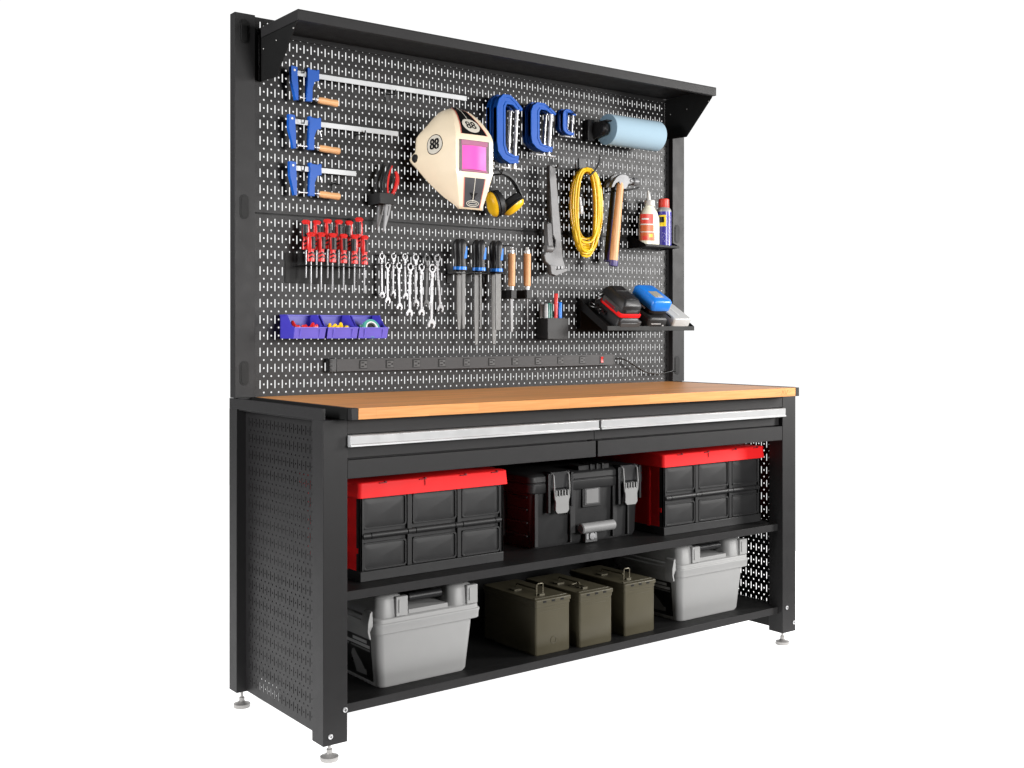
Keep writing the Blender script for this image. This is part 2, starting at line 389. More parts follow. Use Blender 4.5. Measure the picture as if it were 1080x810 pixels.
# ================================================================ CRATES
def crate():
    t = thing('storage_crate', 'black and red folding storage crate on the left of the middle shelf', 'crate', (13, -13, -28.15), 'folding crates on the middle shelf')
    x0, x1, yf, yb, z0, z1 = 3.0, 22.95, -19.7, -5.5, -28.15, -18.6
    m = MB(); m.box(x0+.15, x1-.15, yf+.45, yf+.9, z0, z1); m.box(x0+.15, x1-.15, yb-.9, yb-.45, z0, z1)
    m.box(x0, x1, yf+.02, yb, z0, z0+1.15)
    cols_ = ((3.45, 9.1), (9.95, 16.05), (16.85, 22.45))
    for a, b in ((x0, 3.35), (9.2, 9.85), (16.15, 16.75), (22.55, x1)): m.box(a, b, yf+.1, yf+.5, z0+1.15, z1)
    for a, b in ((x0, x0+.5), (x1-.5, x1)): m.box(a, b, yf+.1, yf+1.0, z0+1.15, z1); m.box(a, b, yb-1, yb-.1, z0+1.15, z1)
    m.build('body', DPL, t, .07)
    for a, b in cols_:
        for c, d in ((-22.3, -18.75), (-26.9, -23.85)):
            p = MB(); o1 = rr(a, b, c, d, .3); o2 = rr(a+.18, b-.18, c+.18, d-.18, .25); n = len(o1)
            p.loft([[(q[0], yf+.5, q[1]) for q in o1], [(q[0], yf+.12, q[1]) for q in o1], [(q[0], yf+.12, q[1]) for q in o2], [(q[0], yf+.3, q[1]) for q in o2], [(q[0], yf+.22, q[1]) for q in rr(a+.7, b-.7, c+.7, d-.7, .2)]][::-1])
            p.build('front_panel', DPL, t, .03)
    h = MB()
    for a, b in ((3.35, 4.4), (4.45, 9.2), (9.25, 10.3), (10.35, 15.8), (15.85, 16.9), (16.95, 21.7), (21.75, 22.6)):
        h.lathe((a, yf+.25, -23.08), (1, 0, 0), [(0, .3), (.03, .36), (b-a-.03, .36), (b-a, .3)], 14)
    h.build('hinge_bar', DPL, t)
    s = MB()
    s.box(x0+.05, x0+.25, yf+1.0, yb-1.0, z0+.6, z1); s.box(x0-.02, x0+.2, yf+2.8, yf+3.4, z0+1, z1); s.box(x0-.05, x0+.1, yf+.5, yf+.9, -25.0, -24.4)
    s.build('side_wall', RED, t, .04)
    s = MB(); s.box(x1-.25, x1-.05, yf+1.0, yb-1.0, z0+.6, z1); s.box(x1-.2, x1+.02, yf+2.8, yf+3.4, z0+1, z1); s.build('side_wall', RED, t, .04)
    l = MB(); z2 = -16.98; l.loft([[(q[0], q[1], z) for q in rr(x0-.55+e, x1+.45-e, yf-.45+e, yb+.45-e, .5)] for z, e in ((-18.72, 0.0), (z2-.1, .12), (z2, .25))])
    l.k = 1
    for x in (5.2, 10.5, 16.2, 20.8): l.box(x, x+.95, yf-.50, yf-.3, z2-.22, z2-.12); l.box(x+.7, x+.95, yf-.51, yf-.3, z2-.14, z2+.01)
    l.box(11.25, 11.3, yf-.47, yf-.3, -17.9, -17.25)
    l.build('lid', [RED, DKR], t, .03)
    return t
cr1 = crate(); dup(cr1, 47.45, .1, 0, 'black and red folding storage crate on the right of the middle shelf')

# ================================================================ TOOLBOX
t = thing('tool_case', 'black plastic tool case with grey latches between the two red-lidded crates', 'tool case', (39, -10, -28.15))
x0, x1, yf, yb = 29.6, 48.4, -16.8, -4.0
m = MB()
m.loft([[(q[0], q[1], z) for q in rr(x0+e, x1-e, yf+e, yb-e, .8)] for z, e in ((-28.15, .5), (-27.6, .25), (-20.6, 0), (-20.3, 0))])
for a, b in ((x0+.3, x0+.9), (x0+6.2, x0+6.5), (43.3, 43.55), (46.0, 46.3)): m.box(a, b, yf-.22, yf+.3, -27.8, -20.9)
for z in (-21.6, -23.2, -24.9, -26.6): m.box(x0-.12, x0+.4, yf+1, yb-1, z, z+.25); m.box(x1-.4, x1+.12, yf+1, yb-1, z, z+.25)
m.box(x0-.8, x0, yf+5.5, yb-4.5, -27.0, -20.6)
m.box(35.7, 36.6, yf-.35, yf, -26.6, -20.6); m.box(43.2, 44.0, yf-.35, yf, -26.0, -20.6)
for x in (36.7, 37.1): m.box(x-1.6, x-1.45, yf-.45, yf, -24, -19.2)
m.box(37.9, 41.2, yf-.25, yf, -23.4, -20.45)
m.build('body', DPL, t, .1)
m = MB(); m.loft([[(q[0], q[1], z) for q in rr(x0-.6+e, x1+.6-e, yf-.45+e, yb+.45-e, .9)] for z, e in ((-20.95, .12), (-20.75, 0), (-19.7, 0), (-19.6, .15), (-19.5, 0), (-18.75, .05), (-18.5, .4))])
m.box(37.6, 43, yf+.2, yf+2.2, -18.6, -17.9)
for x in (39.4, 40.5, 41.5): m.box(x, x+.35, yf-.1, yf+2.3, -18.7, -17.75)
m.build('lid', DPL, t, .08)
for xa in (32.3, 44.45):
    m = MB(); m.box(xa-.2, xa+3.0, yf-.75, yf+.8, -20.4, -18.25); m.box(xa-.75, xa-.3, yf-.9, yf, -23.5, -18.4); m.box(xa+3.1, xa+3.5, yf-.9, yf, -22.9, -18.4)
    m.box(xa+.3, xa+2.5, yf-.9, yf, -22.0, -20.5)
    la = m.build('latch', BPL, t, .08)
    m = MB()
    for s_ in (.1, 2.65): m.tube([(xa+s_, yf-.4, -18.3), (xa+s_, yf-.95, -18.7), (xa+s_, yf-1.1, -20.5), (xa+s_+(.12 if s_ < 1 else -.12), yf-1.1, -21.8)], .13, 8)
    m.prism([(xa+.1, -21.3), (xa+2.65, -21.3), (xa+2.45, -22.2), (xa+2.5, -23.2), (xa+2.2, -23.6), (xa+.6, -23.6), (xa+.25, -23.2), (xa+.3, -22.2)], 'y', yf-1.2, yf-.85)
    for i in range(5): m.box(xa+.3+i*.48, xa+.5+i*.48, yf-1.25, yf-.85, -21.4, -20.6)
    m.build('pull_tab', mat('light_grey_plastic', (.24, .24, .238), .5, 0, .4, .4, 300), la, .05)
m = MB(); m.box(38.2, 40.9, yf-.33, yf-.2, -23.1, -20.85); m.build('badge_plate', [MPL], t, .05)
m = MB(); m.box(38.45, 40.6, yf-.39, yf-.3, -22.9, -21.05); m.build('badge', [mat('grey_badge', (.17, .17, .17), .4)], t, .03)
m = MB(); m.lathe((36.95, yf-.95, -26.0), (1, 0, 0), [(0, .55), (.15, .68), (5.7, .68), (5.85, .55)], 18); 
for x in (37.1, 42.2): m.box(x, x+.5, yf-.9, yf, -26.3, -25.7)
m.build('handle', mat('grey_grip', (.2, .2, .2), .5, 0, .4, .3, 300), t, .0)
m = MB(); m.box(38.1, 40.2, yf-.6, yf, -28.0, -26.5); m.k = 1; m.lathe((39.2, yf-.62, -27.2), (0, -1, 0), [(0, .5), (.15, .5), (.2, .3)], 16); m.box(38.2, 38.6, yf-.7, yf-.5, -27.6, -26.6); m.box(39.7, 40.0, yf-.7, yf-.5, -27.6, -26.6)
m.build('lock_hasp', [MPL, SILV], t, .04)

# ================================================================ GREY UTILITY BOXES
def gbox():
    t = thing('utility_box', 'grey plastic utility box with black handle at the left end of the bottom shelf', 'utility box', (11, -14, -40.25), 'grey utility boxes on the bottom shelf')
    yf, yb = -20.3, -8.6
    m = MB(); R = []
    for z, e in ((-40.25, .2), (-39.9, 0), (-33.95, -.5)):
        R.append([(q[0], q[1], z) for q in rr(4.95+e, 17.1-e, yf-.15+e, yb-e, .9, 5)])
    m.loft(R); m.build('body', GREYP, t, .04)
    m = MB(); R = []
    for z, e in ((-34.0, .35), (-33.95, .1), (-33.2, .05), (-33.1, 0), (-32.85, 0), (-32.75, .15), (-32.35, .2), (-32.2, .5)):
        R.append([(q[0], q[1], z) for q in rr(4.05+e, 18.5-e, yf-1.1+e, yb+1.0-e, .9, 5)])
    m.loft(R)
    m.box(8.6, 14.0, yf-.5, yf+4, -32.4, -31.75)
    l = m.build('lid', GREYP, t, .05)
    for xa in (4.5, 14.2):
        m = MB(); m.loft([[(q[0], q[1], z) for q in rr(xa+e, xa+3.7-e, yf-.7+e, yb+.6-e, 1.1, 5)] for z, e in ((-32.3, 0), (-30.3, .12), (-30.05, .25), (-29.85, .6))])
        m.build('cover', GREYP, l, .03)
        m = MB(); m.box(xa+2.2, xa+3.75, yf-.95, yf-.3, -32.2, -30.0); m.box(xa+2.5, xa+2.7, yf-1.05, yf-.3, -31.8, -30.3)
        m.build('latch', GREYP, l, .08)
    m = MB(); m.prism([(-12.6, -31.6), (-16.8, -31.6), (-16.8, -33.2), (-16.3, -35.6), (-15.9, -35.7), (-13.0, -35.7), (-12.6, -33.2)], 'x', 3.5, 4.1)
    m2 = MB(); m2.prism([(3.95, -31.3), (3.65, -31.5), (3.4, -32.6), (3.35, -33.6), (3.6, -34.4), (3.8, -34.4), (3.65, -33.6), (4.05, -32.9)], 'y', yf-.4, yf+1.2)
    m2.build('side_latch', GREYP, l, .05)
    m = MB(); m.tube([(8.4, yf+1.8, -31.4), (8.6, yf+.9, -30.9), (9.2, yf+.5, -30.6)], .28, 10); m.tube([(14.1, yf+1.8, -31.4), (13.9, yf+.9, -30.9), (13.5, yf+.5, -30.6)], .28, 10)
    m.lathe((9.0, yf+.45, -30.6), (1, 0, 0), [(0, .3), (.1, .46), (4.5, .46), (4.6, .3)], 14); m.lathe((9.0, yf+2.6, -30.0), (1, 0, 0), [(0, .3), (.1, .3), (4.5, .3)], 12)
    m.build('handle', BPL, l)
    # printed label on the left wall (wall leans outward towards the top)
    def wx(z): return 4.95-.5*(z+39.9)/5.95-.03
    m = MB()
    def lq(y0, y1, z0, z1, k, d): m.k = k; m.add([(wx(z0)-d, y0, z0), (wx(z0)-d, y1, z0), (wx(z1)-d, y1, z1), (wx(z1)-d, y0, z1), (wx(z0)-d+.03, y0, z0), (wx(z0)-d+.03, y1, z0), (wx(z1)-d+.03, y1, z1), (wx(z1)-d+.03, y0, z1)], [(0, 1, 2, 3), (7, 6, 5, 4), (0, 4, 5, 1), (1, 5, 6, 2), (2, 6, 7, 3), (3, 7, 4, 0)])
    lq(-19.3, -10.5, -39.7, -34.9, 0, .0)
    lq(-19.0, -13.0, -36.0, -35.65, 2, .02); lq(-19.0, -14.6, -36.35, -36.15, 1, .02); lq(-18.4, -15.2, -35.5, -35.15, 2, .02); lq(-14.2, -12.0, -36.4, -36.15, 1, .02)
    lq(-13.4, -11.2, -39.1, -38.3, 2, .02); lq(-17.9, -17.2, -39.2, -38.6, 1, .02)
    m.k = 1
    pl = [(-18.0, -39.2), (-15.6, -39.3), (-15.0, -38.0), (-14.6, -37.4), (-14.9, -36.8), (-15.4, -36.6), (-16.0, -37.2), (-16.8, -37.8), (-17.4, -38.4)]
    m.add([(wx(z)-.035, y, z) for y, z in pl], [tuple(range(len(pl)))])
    m.build('side_label', [LBLK, LGRY, LWHT], t)
    return t
gb = gbox(); dup(gb, 47.9, .35, 0, 'grey plastic utility box with black handle at the right end of the bottom shelf')

# ================================================================ AMMO CANS
def acan(x0, yf, wire, label):
    t = thing('ammo_can', label, 'ammo can', (x0+2.75, yf+5.5, -40.25), 'olive metal cans on the bottom shelf')
    x1 = x0+5.5; yb = yf+11
    m = MB(); m.loft([[(q[0], q[1], z) for q in rr(x0+e, x1-e, yf+e, yb-e, .3, 4)] for z, e in ((-40.25, .08), (-40.1, 0), (-34.35, 0), (-34.3, -.06), (-33.75, -.06))])
    for (a, b) in ((x0+.7, x1-.7),): m.box(a, b, yf-.03, yf, -34.9, -34.86)
    m.build('body', OLIVE, t, .03)
    m = MB(); m.loft([[(q[0], q[1], z) for q in rr(x0-.15+e, x1+.15-e, yf-.18+e, yb+.18-e, .3, 4)] for z, e in ((-33.85, 0), (-33.42, 0), (-33.32, .1))])
    m.box(x0+.2, x1-.2, yf+.4, yf+.7, -33.35, -33.22)
    m.k = 1
    for i in range(3): m.box(x0+1.0+i*1.4, x0+1.55+i*1.4, yf-.21, yf-.1, -33.76, -33.52)
    l = m.build('lid', [OLIVE, BLK], t, .03)
    m = MB()
    if wire: m.tube([(x0+1.7, yf+2.0, -33.3), (x0+1.65, yf+1.9, -32.0), (x0+1.8, yf+1.9, -31.85), (x0+2.5, yf+1.9, -31.85), (x0+2.65, yf+1.9, -32.0), (x0+2.7, yf+2.0, -33.3)], .08, 8)
    else: m.tube([(x0+1.9, yf+2.2, -33.25), (x0+1.9, yf+4.0, -33.15), (x0+2.9, yf+4.0, -33.15), (x0+2.9, yf+2.2, -33.25)], .1, 8)
    cm = mat('dull_olive_catch', (.11, .10, .07), .4, .3)
    c_ = MB(); c_.box(x0+1.9, x0+2.7, yf+1.6, yf+2.0, -33.35, -33.1); c_.build('catch', cm, l); c_ = MB(); c_.box(x0+.9, x0+2.0, yf+5.5, yf+6.5, -33.35, -33.12); c_.build('hinge_plate', cm, l)
    m.build('wire_loop' if wire else 'folded_loop', mat('dull_olive_wire', (.2, .18, .13), .4, .4), l)
    m = MB(); m.tube([(x0+2.75, yf+3.2, -33.2), (x0+2.75, yf+3.4, -32.9), (x0+2.75, yf+7.4, -32.9), (x0+2.75, yf+7.6, -33.2)], .12, 8); m.build('handle', OLIVE, l)
    return t
c1 = acan(26.9, -21.0, True, 'olive metal can with raised wire loop, leftmost of three')
c2 = acan(33.65, -21.45, False, 'olive metal can with folded flat loop, middle of three')
c3 = acan(41.8, -20.95, True, 'olive metal can with raised wire loop, rightmost, beside the grey box')
ring = MB(); a = [(math.cos(i/12*2*math.pi), math.sin(i/12*2*math.pi)) for i in range(12)]
ring.tube([(29.7+.45*p[0], -21.02, -38.6+.45*p[1]) for p in a], .03, 5, True); ring.build('stamped_mark', OLIVE, c1)

# ================================================================ PEG HOOKS
def hook(path, r, label, name='peg_hook', group='black hooks on the pegboard', plate=None):
    m = MB(); m.tube(path, r, 8)
    if plate: m.box(*plate)
    return tag(m.build(name, BPL, bevel=0), label, 'hook', group)

# ================================================================ BAR CLAMPS
def barclamp(jx, jy, bx, by, hx0, hx1, hy, sx, label, dx):
    t = thing('bar_clamp', label, 'bar clamp', at(jx, jy, -1.6), 'blue bar clamps with wooden handles')
    Y = -1.7
    x0, z0 = xz(jx, jy, Y)          # top-left of fixed jaw
    xe = xz(bx, by, Y)[0]
    m = MB(); m.box(x0+.4, xe, Y-.06, Y+.06, z0-1.1, z0-.45); m.k = 1
    m.build('bar', [mat('bar_aluminium', (.46, .47, .48), .4, .2), CHROME], t, .02)
    m = MB(); H = 4.2
    m.prism([(x0, z0), (x0+.85, z0-.05), (x0+.9, z0-1.3), (x0+.98, z0-2.6), (x0+.98, z0-H), (x0+.62, z0-H), (x0+.35, z0-3.0), (x0+.02, z0-1.8)], 'y', Y-.32, Y+.32)
    m.k = 1; m.lathe((x0+.45, Y-.32, z0-.5), (0, -1, 0), [(0, .16), (.04, .14)], 10)
    m.build('fixed_jaw', [BLUE, WHITEP], t, .08)
    s0 = xz(sx, jy, Y)[0]
    m = MB(); m.prism([(s0, z0+.05), (s0+.3, z0+.05), (s0+.32, z0-.1), (s0+1.3, z0-.15), (s0+1.35, z0), (s0+1.65, z0-.02), (s0+1.65, z0-1.4), (s0+1.05, z0-1.55), (s0+.72, z0-2.4), (s0+.68, z0-H+.05), (s0-.1, z0-H+.05), (s0-.05, z0-2.8), (s0+.02, z0-1.5)], 'y', Y-.36, Y+.36)
    m.k = 1; m.tube([(s0+1.5, Y-.3, z0-1.6), (s0+1.7, Y-.3, z0-2.4)], .09, 6)
    m.build('sliding_jaw', [BLUE, CHROME], t, .08)
    h0 = xz(hx0, hy, Y)[0]; h1 = xz(hx1, hy, Y)[0]; zs = z0-H+.45; zd = -.18
    m = MB(); m.lathe((x0+1.25, Y, zs), (1, 0, 0), [(0, .26), (.16, .26), (.18, .1), (h0-x0-1.6, .1), (h0-x0-1.5, .24), (h0-x0-1.2, .24)], 12); m.build('screw', CHROME, t)
    m = MB(); L = h1-h0; m.lathe((h0, Y, zs-.02), (1, 0, -.05), [(0, .22), (.15, .4), (L*.25, .45), (L*.6, .41), (L*.92, .47), (L-.04, .42), (L, .3)], 16)
    m.build('handle', WOODH, t)
barclamp(306, 69.5, 492, 100, 335, 356, 104, 323, 'longest blue bar clamp with wooden handle, at the top', 0)
barclamp(303.5, 120.5, 420, 136, 336, 358, 154, 325, 'middle-length blue bar clamp with wooden handle, between longest and shortest', 0)
barclamp(304.5, 170, 375.5, 184, 336, 358, 205, 325.5, 'shortest blue bar clamp with wooden handle, lowest of the three', 0)
for u, v, nm in ((415, 98, 'longest'), (383, 141, 'middle'), (358, 193, 'shortest'), (319, 75, 'longest'), (319, 128, 'middle'), (319, 178, 'shortest')):
    p = at(u, v, -1.7); tl = 'bar' if u > 330 else 'jaw end'
    hook([(p[0], -.05, p[2]+.1), (p[0], -1.2, p[2]-.1), (p[0], -2.15, p[2]-.3), (p[0], -2.3, p[2]+.35)], .09, 'small black hook under the %s of the %s bar clamp' % (tl, nm), plate=(p[0]-.25, p[0]+.25, -.12, -.01, p[2]-.9, p[2]+.3))

# ================================================================ WELDING HELMET
hc = 25.45
HR = [(29.6, -5.6, .5, -5.1, .8), (29.3, -6.1, 1.1, -4.8, 1.4), (28.9, -6.8, 1.6, -4.5, 2.0), (28.2, -7.6, 2.0, -4.0, 2.5), (27.3, -8.5, 2.35, -3.4, 3.05), (26.3, -9.3, 2.65, -2.6, 3.7), (25.7, -9.7, 2.8, -2.2, 4.0), (25.1, -9.95, 2.88, -2.15, 4.05), (24.9, -10.0, 2.9, -2.15, 4.05),
      (23.8, -10.0, 2.9, -2.1, 4.12), (23.3, -10.0, 2.9, -1.7, 4.45), (22.8, -10.0, 2.9, -1.5, 4.62), (22.4, -10.0, 2.9, -1.8, 4.55), (21.5, -10.0, 2.9, -2.7, 4.2), (20.6, -10.0, 2.85, -3.6, 3.95), (20.2, -9.95, 2.75, -4.0, 3.85), (19.0, -9.75, 2.5, -5.2, 3.4), (17.6, -9.45, 2.15, -6.8, 2.75), (16.4, -9.2, 1.85, -8.4, 2.0), (15.85, -9.1, 1.72, -8.8, 1.75)]
def hrow(z):
    for a, b in zip(HR, HR[1:]):
        if a[0] >= z >= b[0]:
            f = (a[0]-z)/(a[0]-b[0]); return [a[i]+(b[i]-a[i])*f for i in range(5)]
    return HR[0] if z > HR[0][0] else HR[-1]
def hsec(z, s):
    """s 0..1: back-left, left front corner at .42, right front corner .58, back-right"""
    _, yf, wf, yb, wb = hrow(z); sg = 1
    if s > .5: s = 1-s; sg = -1
    if s >= .42:
        f = (s-.42)/.08; x = -wf*(1-f); y = yf-.12*(1-(1-f)**2)
    else:
        f = s/.42; bul = .34*math.sin(math.pi*f)*min(1, (yb-yf)/5)
        dx, dy = wb-wf, yf-yb; L = math.hypot(dx, dy) or 1
        x = -(wb+(wf-wb)*f)-bul*(-dy/L if dy < 0 else 1)*.9; y = yb+(yf-yb)*f-bul*abs(dx)/L*.6
    return Vector((hc+x*sg, y, z))
t = thing('welding_helmet', 'cream welding helmet numbered 88 with magenta window', 'welding helmet', (hc, -5, 15.9))
zs = []
for a, b in zip(HR, HR[1:]):
    k = max(1, int((a[0]-b[0])/.35)); zs += [a[0]+(b[0]-a[0])*i/k for i in range(k)]
zs.append(HR[-1][0]); NS = 60
m = MB()
R = [[hsec(z, i/NS) for i in range(NS+1)] for z in zs]
m.loft(R, caps=False, closed=False)
top = R[0]; cpt = sum((Vector(p) for p in top), Vector())/len(top); n0 = len(m.v); m.add(top+[cpt], [(i+1, i, NS+1) for i in range(NS)])
def solid(o): s = o.modifiers.new('thick', 'SOLIDIFY'); s.thickness = .14*IN; s.offset = 0
hs = m.build('shell', CREAM, t, ang=50, extra=solid)
def hn(z, s):
    e = .004; a = hsec(z, min(1, s+e))-hsec(z, max(0, s-e)); b = hsec(z+.05, s)-hsec(z-.05, s)
    n_ = a.cross(b); n_.normalize()
    c = hsec(z, s)-Vector((hc, -4, z-0)); 
    return n_ if n_.dot(c) > 0 else -n_
def slen(z, s0):
    e = .01; return (hsec(z, s0+e)-hsec(z, s0-e)).length/(2*e)
def hmap(s0, z0, off, ux, uz=1.):
    L0 = slen(z0, s0)
    b = (hsec(z0+.2, s0)-hsec(z0-.2, s0)).length/.4
    def f(p):
        s = s0+p[0]/L0; z = z0+p[1]/b
        return hsec(z, s)+hn(z, s)*(off+.075)
    return f
def patch(m, f, pts_rings):
    m.loft([[f(p) for p in r] for r in pts_rings], caps=False)
def disc(m, f, rx, rz, n=28):
    rings = [[(rx*k*math.cos(2*math.pi*i/n), rz*k*math.sin(2*math.pi*i/n)) for i in range(n)] for k in (1, .75, .5, .25, .02)]
    patch(m, f, rings)
def ringp(m, f, rx, rz, wd, n=28): patch(m, f, [[((rx-k*wd)*math.cos(2*math.pi*i/n), (rz-k*wd)*math.sin(2*math.pi*i/n)) for i in range(n)] for k in (0, .5, 1)])
def strip(m, xa, xb, z0, z1, off, n=10, nx=8):
    def P(x, z):
        _, yf, wf, yb, wb = hrow(z)
        f = 1-min(1, abs(x)/wf); y = yf-.12*(1-(1-f)**2)
        nn = Vector((0, -1, 0)); e = .1; a = hrow(z+e); b = hrow(z-e); d = Vector((0, a[1]-b[1], a[0]-b[0])); nn = Vector((0, -d.z, d.y)); nn.normalize()
        return Vector((hc+x, y, z))+nn*(off+.075)
    rows_ = [[P(xa(z)+(xb(z)-xa(z))*i/nx, z) for i in range(nx+1)] for z in [z0+(z1-z0)*j/n for j in range(n+1)]]
    m.loft(rows_, caps=False, closed=False)
m = MB(); wcr = lambda z: .62+(29.7-z)*.33
m.k = 2; strip(m, lambda z: -wcr(z)-.14, lambda z: wcr(z)+.14, 25.5, 29.6, .02, 24)
m.k = 0; strip(m, lambda z: -wcr(z), lambda z: wcr(z), 25.5, 29.6, .04, 24)
m.k = 1; strip(m, lambda z: -.05, lambda z: .05, 27.6, 29.6, .06, 12)
m.build('stripe', [STRIPE, PALE, PINKL, GREYD], hs, ang=60); m = MB()
m.k = 2; strip(m, lambda z: -1.75+(20-z)*.1, lambda z: 1.75-(20-z)*.1, 16.1, 19.9, .02, 20)
m.k = 3; strip(m, lambda z: -1.6+(20-z)*.1, lambda z: 1.6-(20-z)*.1, 16.1, 19.9, .04, 20)
m.k = 0; strip(m, lambda z: -1.35+(18.9-z)*.75, lambda z: -.9+(18.9-z)*.75, 17.2, 18.0, .055, 8); strip(m, lambda z: .9-(18.9-z)*.75, lambda z: 1.35-(18.9-z)*.75, 17.2, 18.0, .055, 8)
m.k = 1; strip(m, lambda z: -.05, lambda z: .05, 16.9, 19.9, .07, 14)
fc = lambda p: Vector((hc+p[0], hrow(16.6+p[1])[1]-.12-.16, 16.6+p[1]))
ringp(m, fc, 1.0, .42, .09); ringp(m, fc, .7, .2, .07)
m.build('stripe', [STRIPE, PALE, PINKL, GREYD], hs, ang=60)
def crown(off):
    z0 = 26.75; a = hrow(z0+.4); b = hrow(z0-.4); k = math.hypot(a[1]-b[1], .8)/.8
    def f(p):
        z = z0+p[1]/k; r_ = hrow(z); return Vector((hc+p[0], r_[1]-.12-(.075+off)*.7, z+(.075+off)*.6))
    return f
m = MB(); m.k = 1; disc(m, crown(.07), 1.32, 1.3); m.k = 0
ringp(m, crown(.075), 1.36, 1.34, .05)
tv, tf = text_geo('88', 1.85)
mx_ = max(abs(p[0]) for p in tv)
def addtext(m, f, sx=1., sy=1.): m.add([f((p[0]*sx, p[1]*sy)) for p in tv], tf)
def bold(m, f, sx, sy, ds=(-.1, -.05, 0, .05, .1)):
    for d in ds: addtext(m, lambda p, d=d: f((p[0]+d, p[1]))+Vector((0, -.004*(d*20+1), 0)), sx, sy)
bold(m, crown(.10), .86, 1.02, (-.02, .02)); m.build('number_decal', [STRIPE, PALE], hs, ang=60); m = MB()
def sf(off, y0=-6.3, z0=24.35):
    ky = 1.12
    def f(p):
        z = z0+p[1]; yt = y0-p[0]*ky; a, b = 0., .42
        for _ in range(30):
            c = (a+b)/2
            if hsec(z, c).y > yt: a = c
            else: b = c
        return hsec(z, a)+hn(z, a)*(off+.075)
    return f
m.k = 0; ringp(m, sf(.03), 1.34, 1.34, .1)
m.k = 1; disc(m, sf(.025), 1.28, 1.28)
m.k = 0; bold(m, sf(.06), .82, 1.1, (-.07, -.035, 0, .035, .07))
m.build('number_decal', [STRIPE, PALE], hs, ang=60)
# window
m = MB(); m.box(hc-2.5, hc+2.2, -10.22, -9.9, 20.6, 24.75); wf_ = m.build('window_frame', mat('window_surround', (.13, .1, .1), .35), t, .06)
m = MB(); m.loft([[(hc-2.2+3.95*i/16, -10.2-.3*math.sin(math.pi*i/16), z) for i in range(17)] for z in (20.9, 24.0)], caps=False, closed=False); m.build('lens', PINK, wf_)
m = MB(); m.box(hc-2.25, hc+1.9, -10.27, -10.2, 24.05, 24.68); m.box(hc-2.25, hc+1.9, -10.27, -10.2, 20.66, 20.88); m.build('sensor_strip', PINK2, wf_, .02)
m = MB()
for i in (-1, 1): m.lathe((hc+i*4.35, -2.7, 22.9), (i, 0, 0), [(0, .55), (.3, .58), (.45, .45), (.5, .2)], 12)
m.build('headgear_knob', BPL, t)
m = MB()
m.tube([(hc-4.3, -2.8, 22.9), (hc-2.5, -1.2, 24.5), (hc, -.8, 25.3), (hc+2.5, -1.2, 24.5), (hc+4.3, -2.8, 22.9)], .25, 8)
m.build('headband', BPL, t)

# ================================================================ EAR MUFFS
t = thing('ear_muffs', 'yellow and black ear muffs hanging beside the chin of the welding helmet', 'ear muffs', at(532, 215, -2.6))
Y = -2.4
cpx = [(510, 216), (505, 203), (506, 192), (513, 184.5), (523, 181.5), (533, 183), (541, 190), (546, 199), (550, 209)]
pth = [at(u, v, Y) for u, v in cpx]
def smooth(p, k=3):
    for _ in range(k): p = [p[0]]+[tuple((a[i]*.75+b[i]*.25) if j == 0 else (a[i]*.25+b[i]*.75) for i in range(3)) for a, b in zip(p, p[1:]) for j in (0, 1)]+[p[-1]]
    return p
sp_ = smooth(pth); m = MB()
m.loft([[(p[0]+nx*.12*0+ (a*.0), p[1]+b, p[2]+c) for b, c in ((-.4, -.17), (.4, -.17), (.4, .17), (-.4, .17))] for p in sp_ for nx, a in ((0, 0),)])
m.build('headband', BPL, t, .05)
def cup(cen, up, d, R_):
    d = Vector(d).normalized(); up = Vector(up); up = (up-d*up.dot(d)).normalized(); sd = d.cross(up); c = Vector(cen)
    def sh(prof, n=28): return [[c+d*t+up*(math.sin(2*math.pi*i/n)*r*R_*1.3)+sd*(math.cos(2*math.pi*i/n)*r*R_) for i in range(n)] for t, r in prof]
    m = MB(); m.loft(sh([(-1.15, .5), (-1.05, .85), (-.8, 1.0), (-.15, 1.03), (0, .9)])); m.build('cushion', BPL, t)
    m = MB(); m.loft(sh([(.02, 1.0), (.1, 1.06), (.3, 1.06)])); m.build('cup_rim', DPL, t)
    m = MB(); m.loft(sh([(.31, 1.0), (.55, .93), (.8, .78), (.95, .5), (1.0, .15), (1.0, .02)])); m.build('cup', YEL, t)
cup(at(522, 215, -3.4), (-.3, 0, 1), (-.95, .12, -.3), 1.4)
cup(at(540.5, 216.5, -2.6), (.6, -.45, .6), (.45, -.42, -.75), 1.35)
hp = at(523, 183.5, -1.5)
hook([(hp[0], -.05, hp[2]), (hp[0], -2.8, hp[2]-.2), (hp[0], -3.1, hp[2]+.4)], .1, 'black hook holding up the ear muffs', plate=(hp[0]-.3, hp[0]+.3, -.12, -.01, hp[2]-.9, hp[2]+.4))

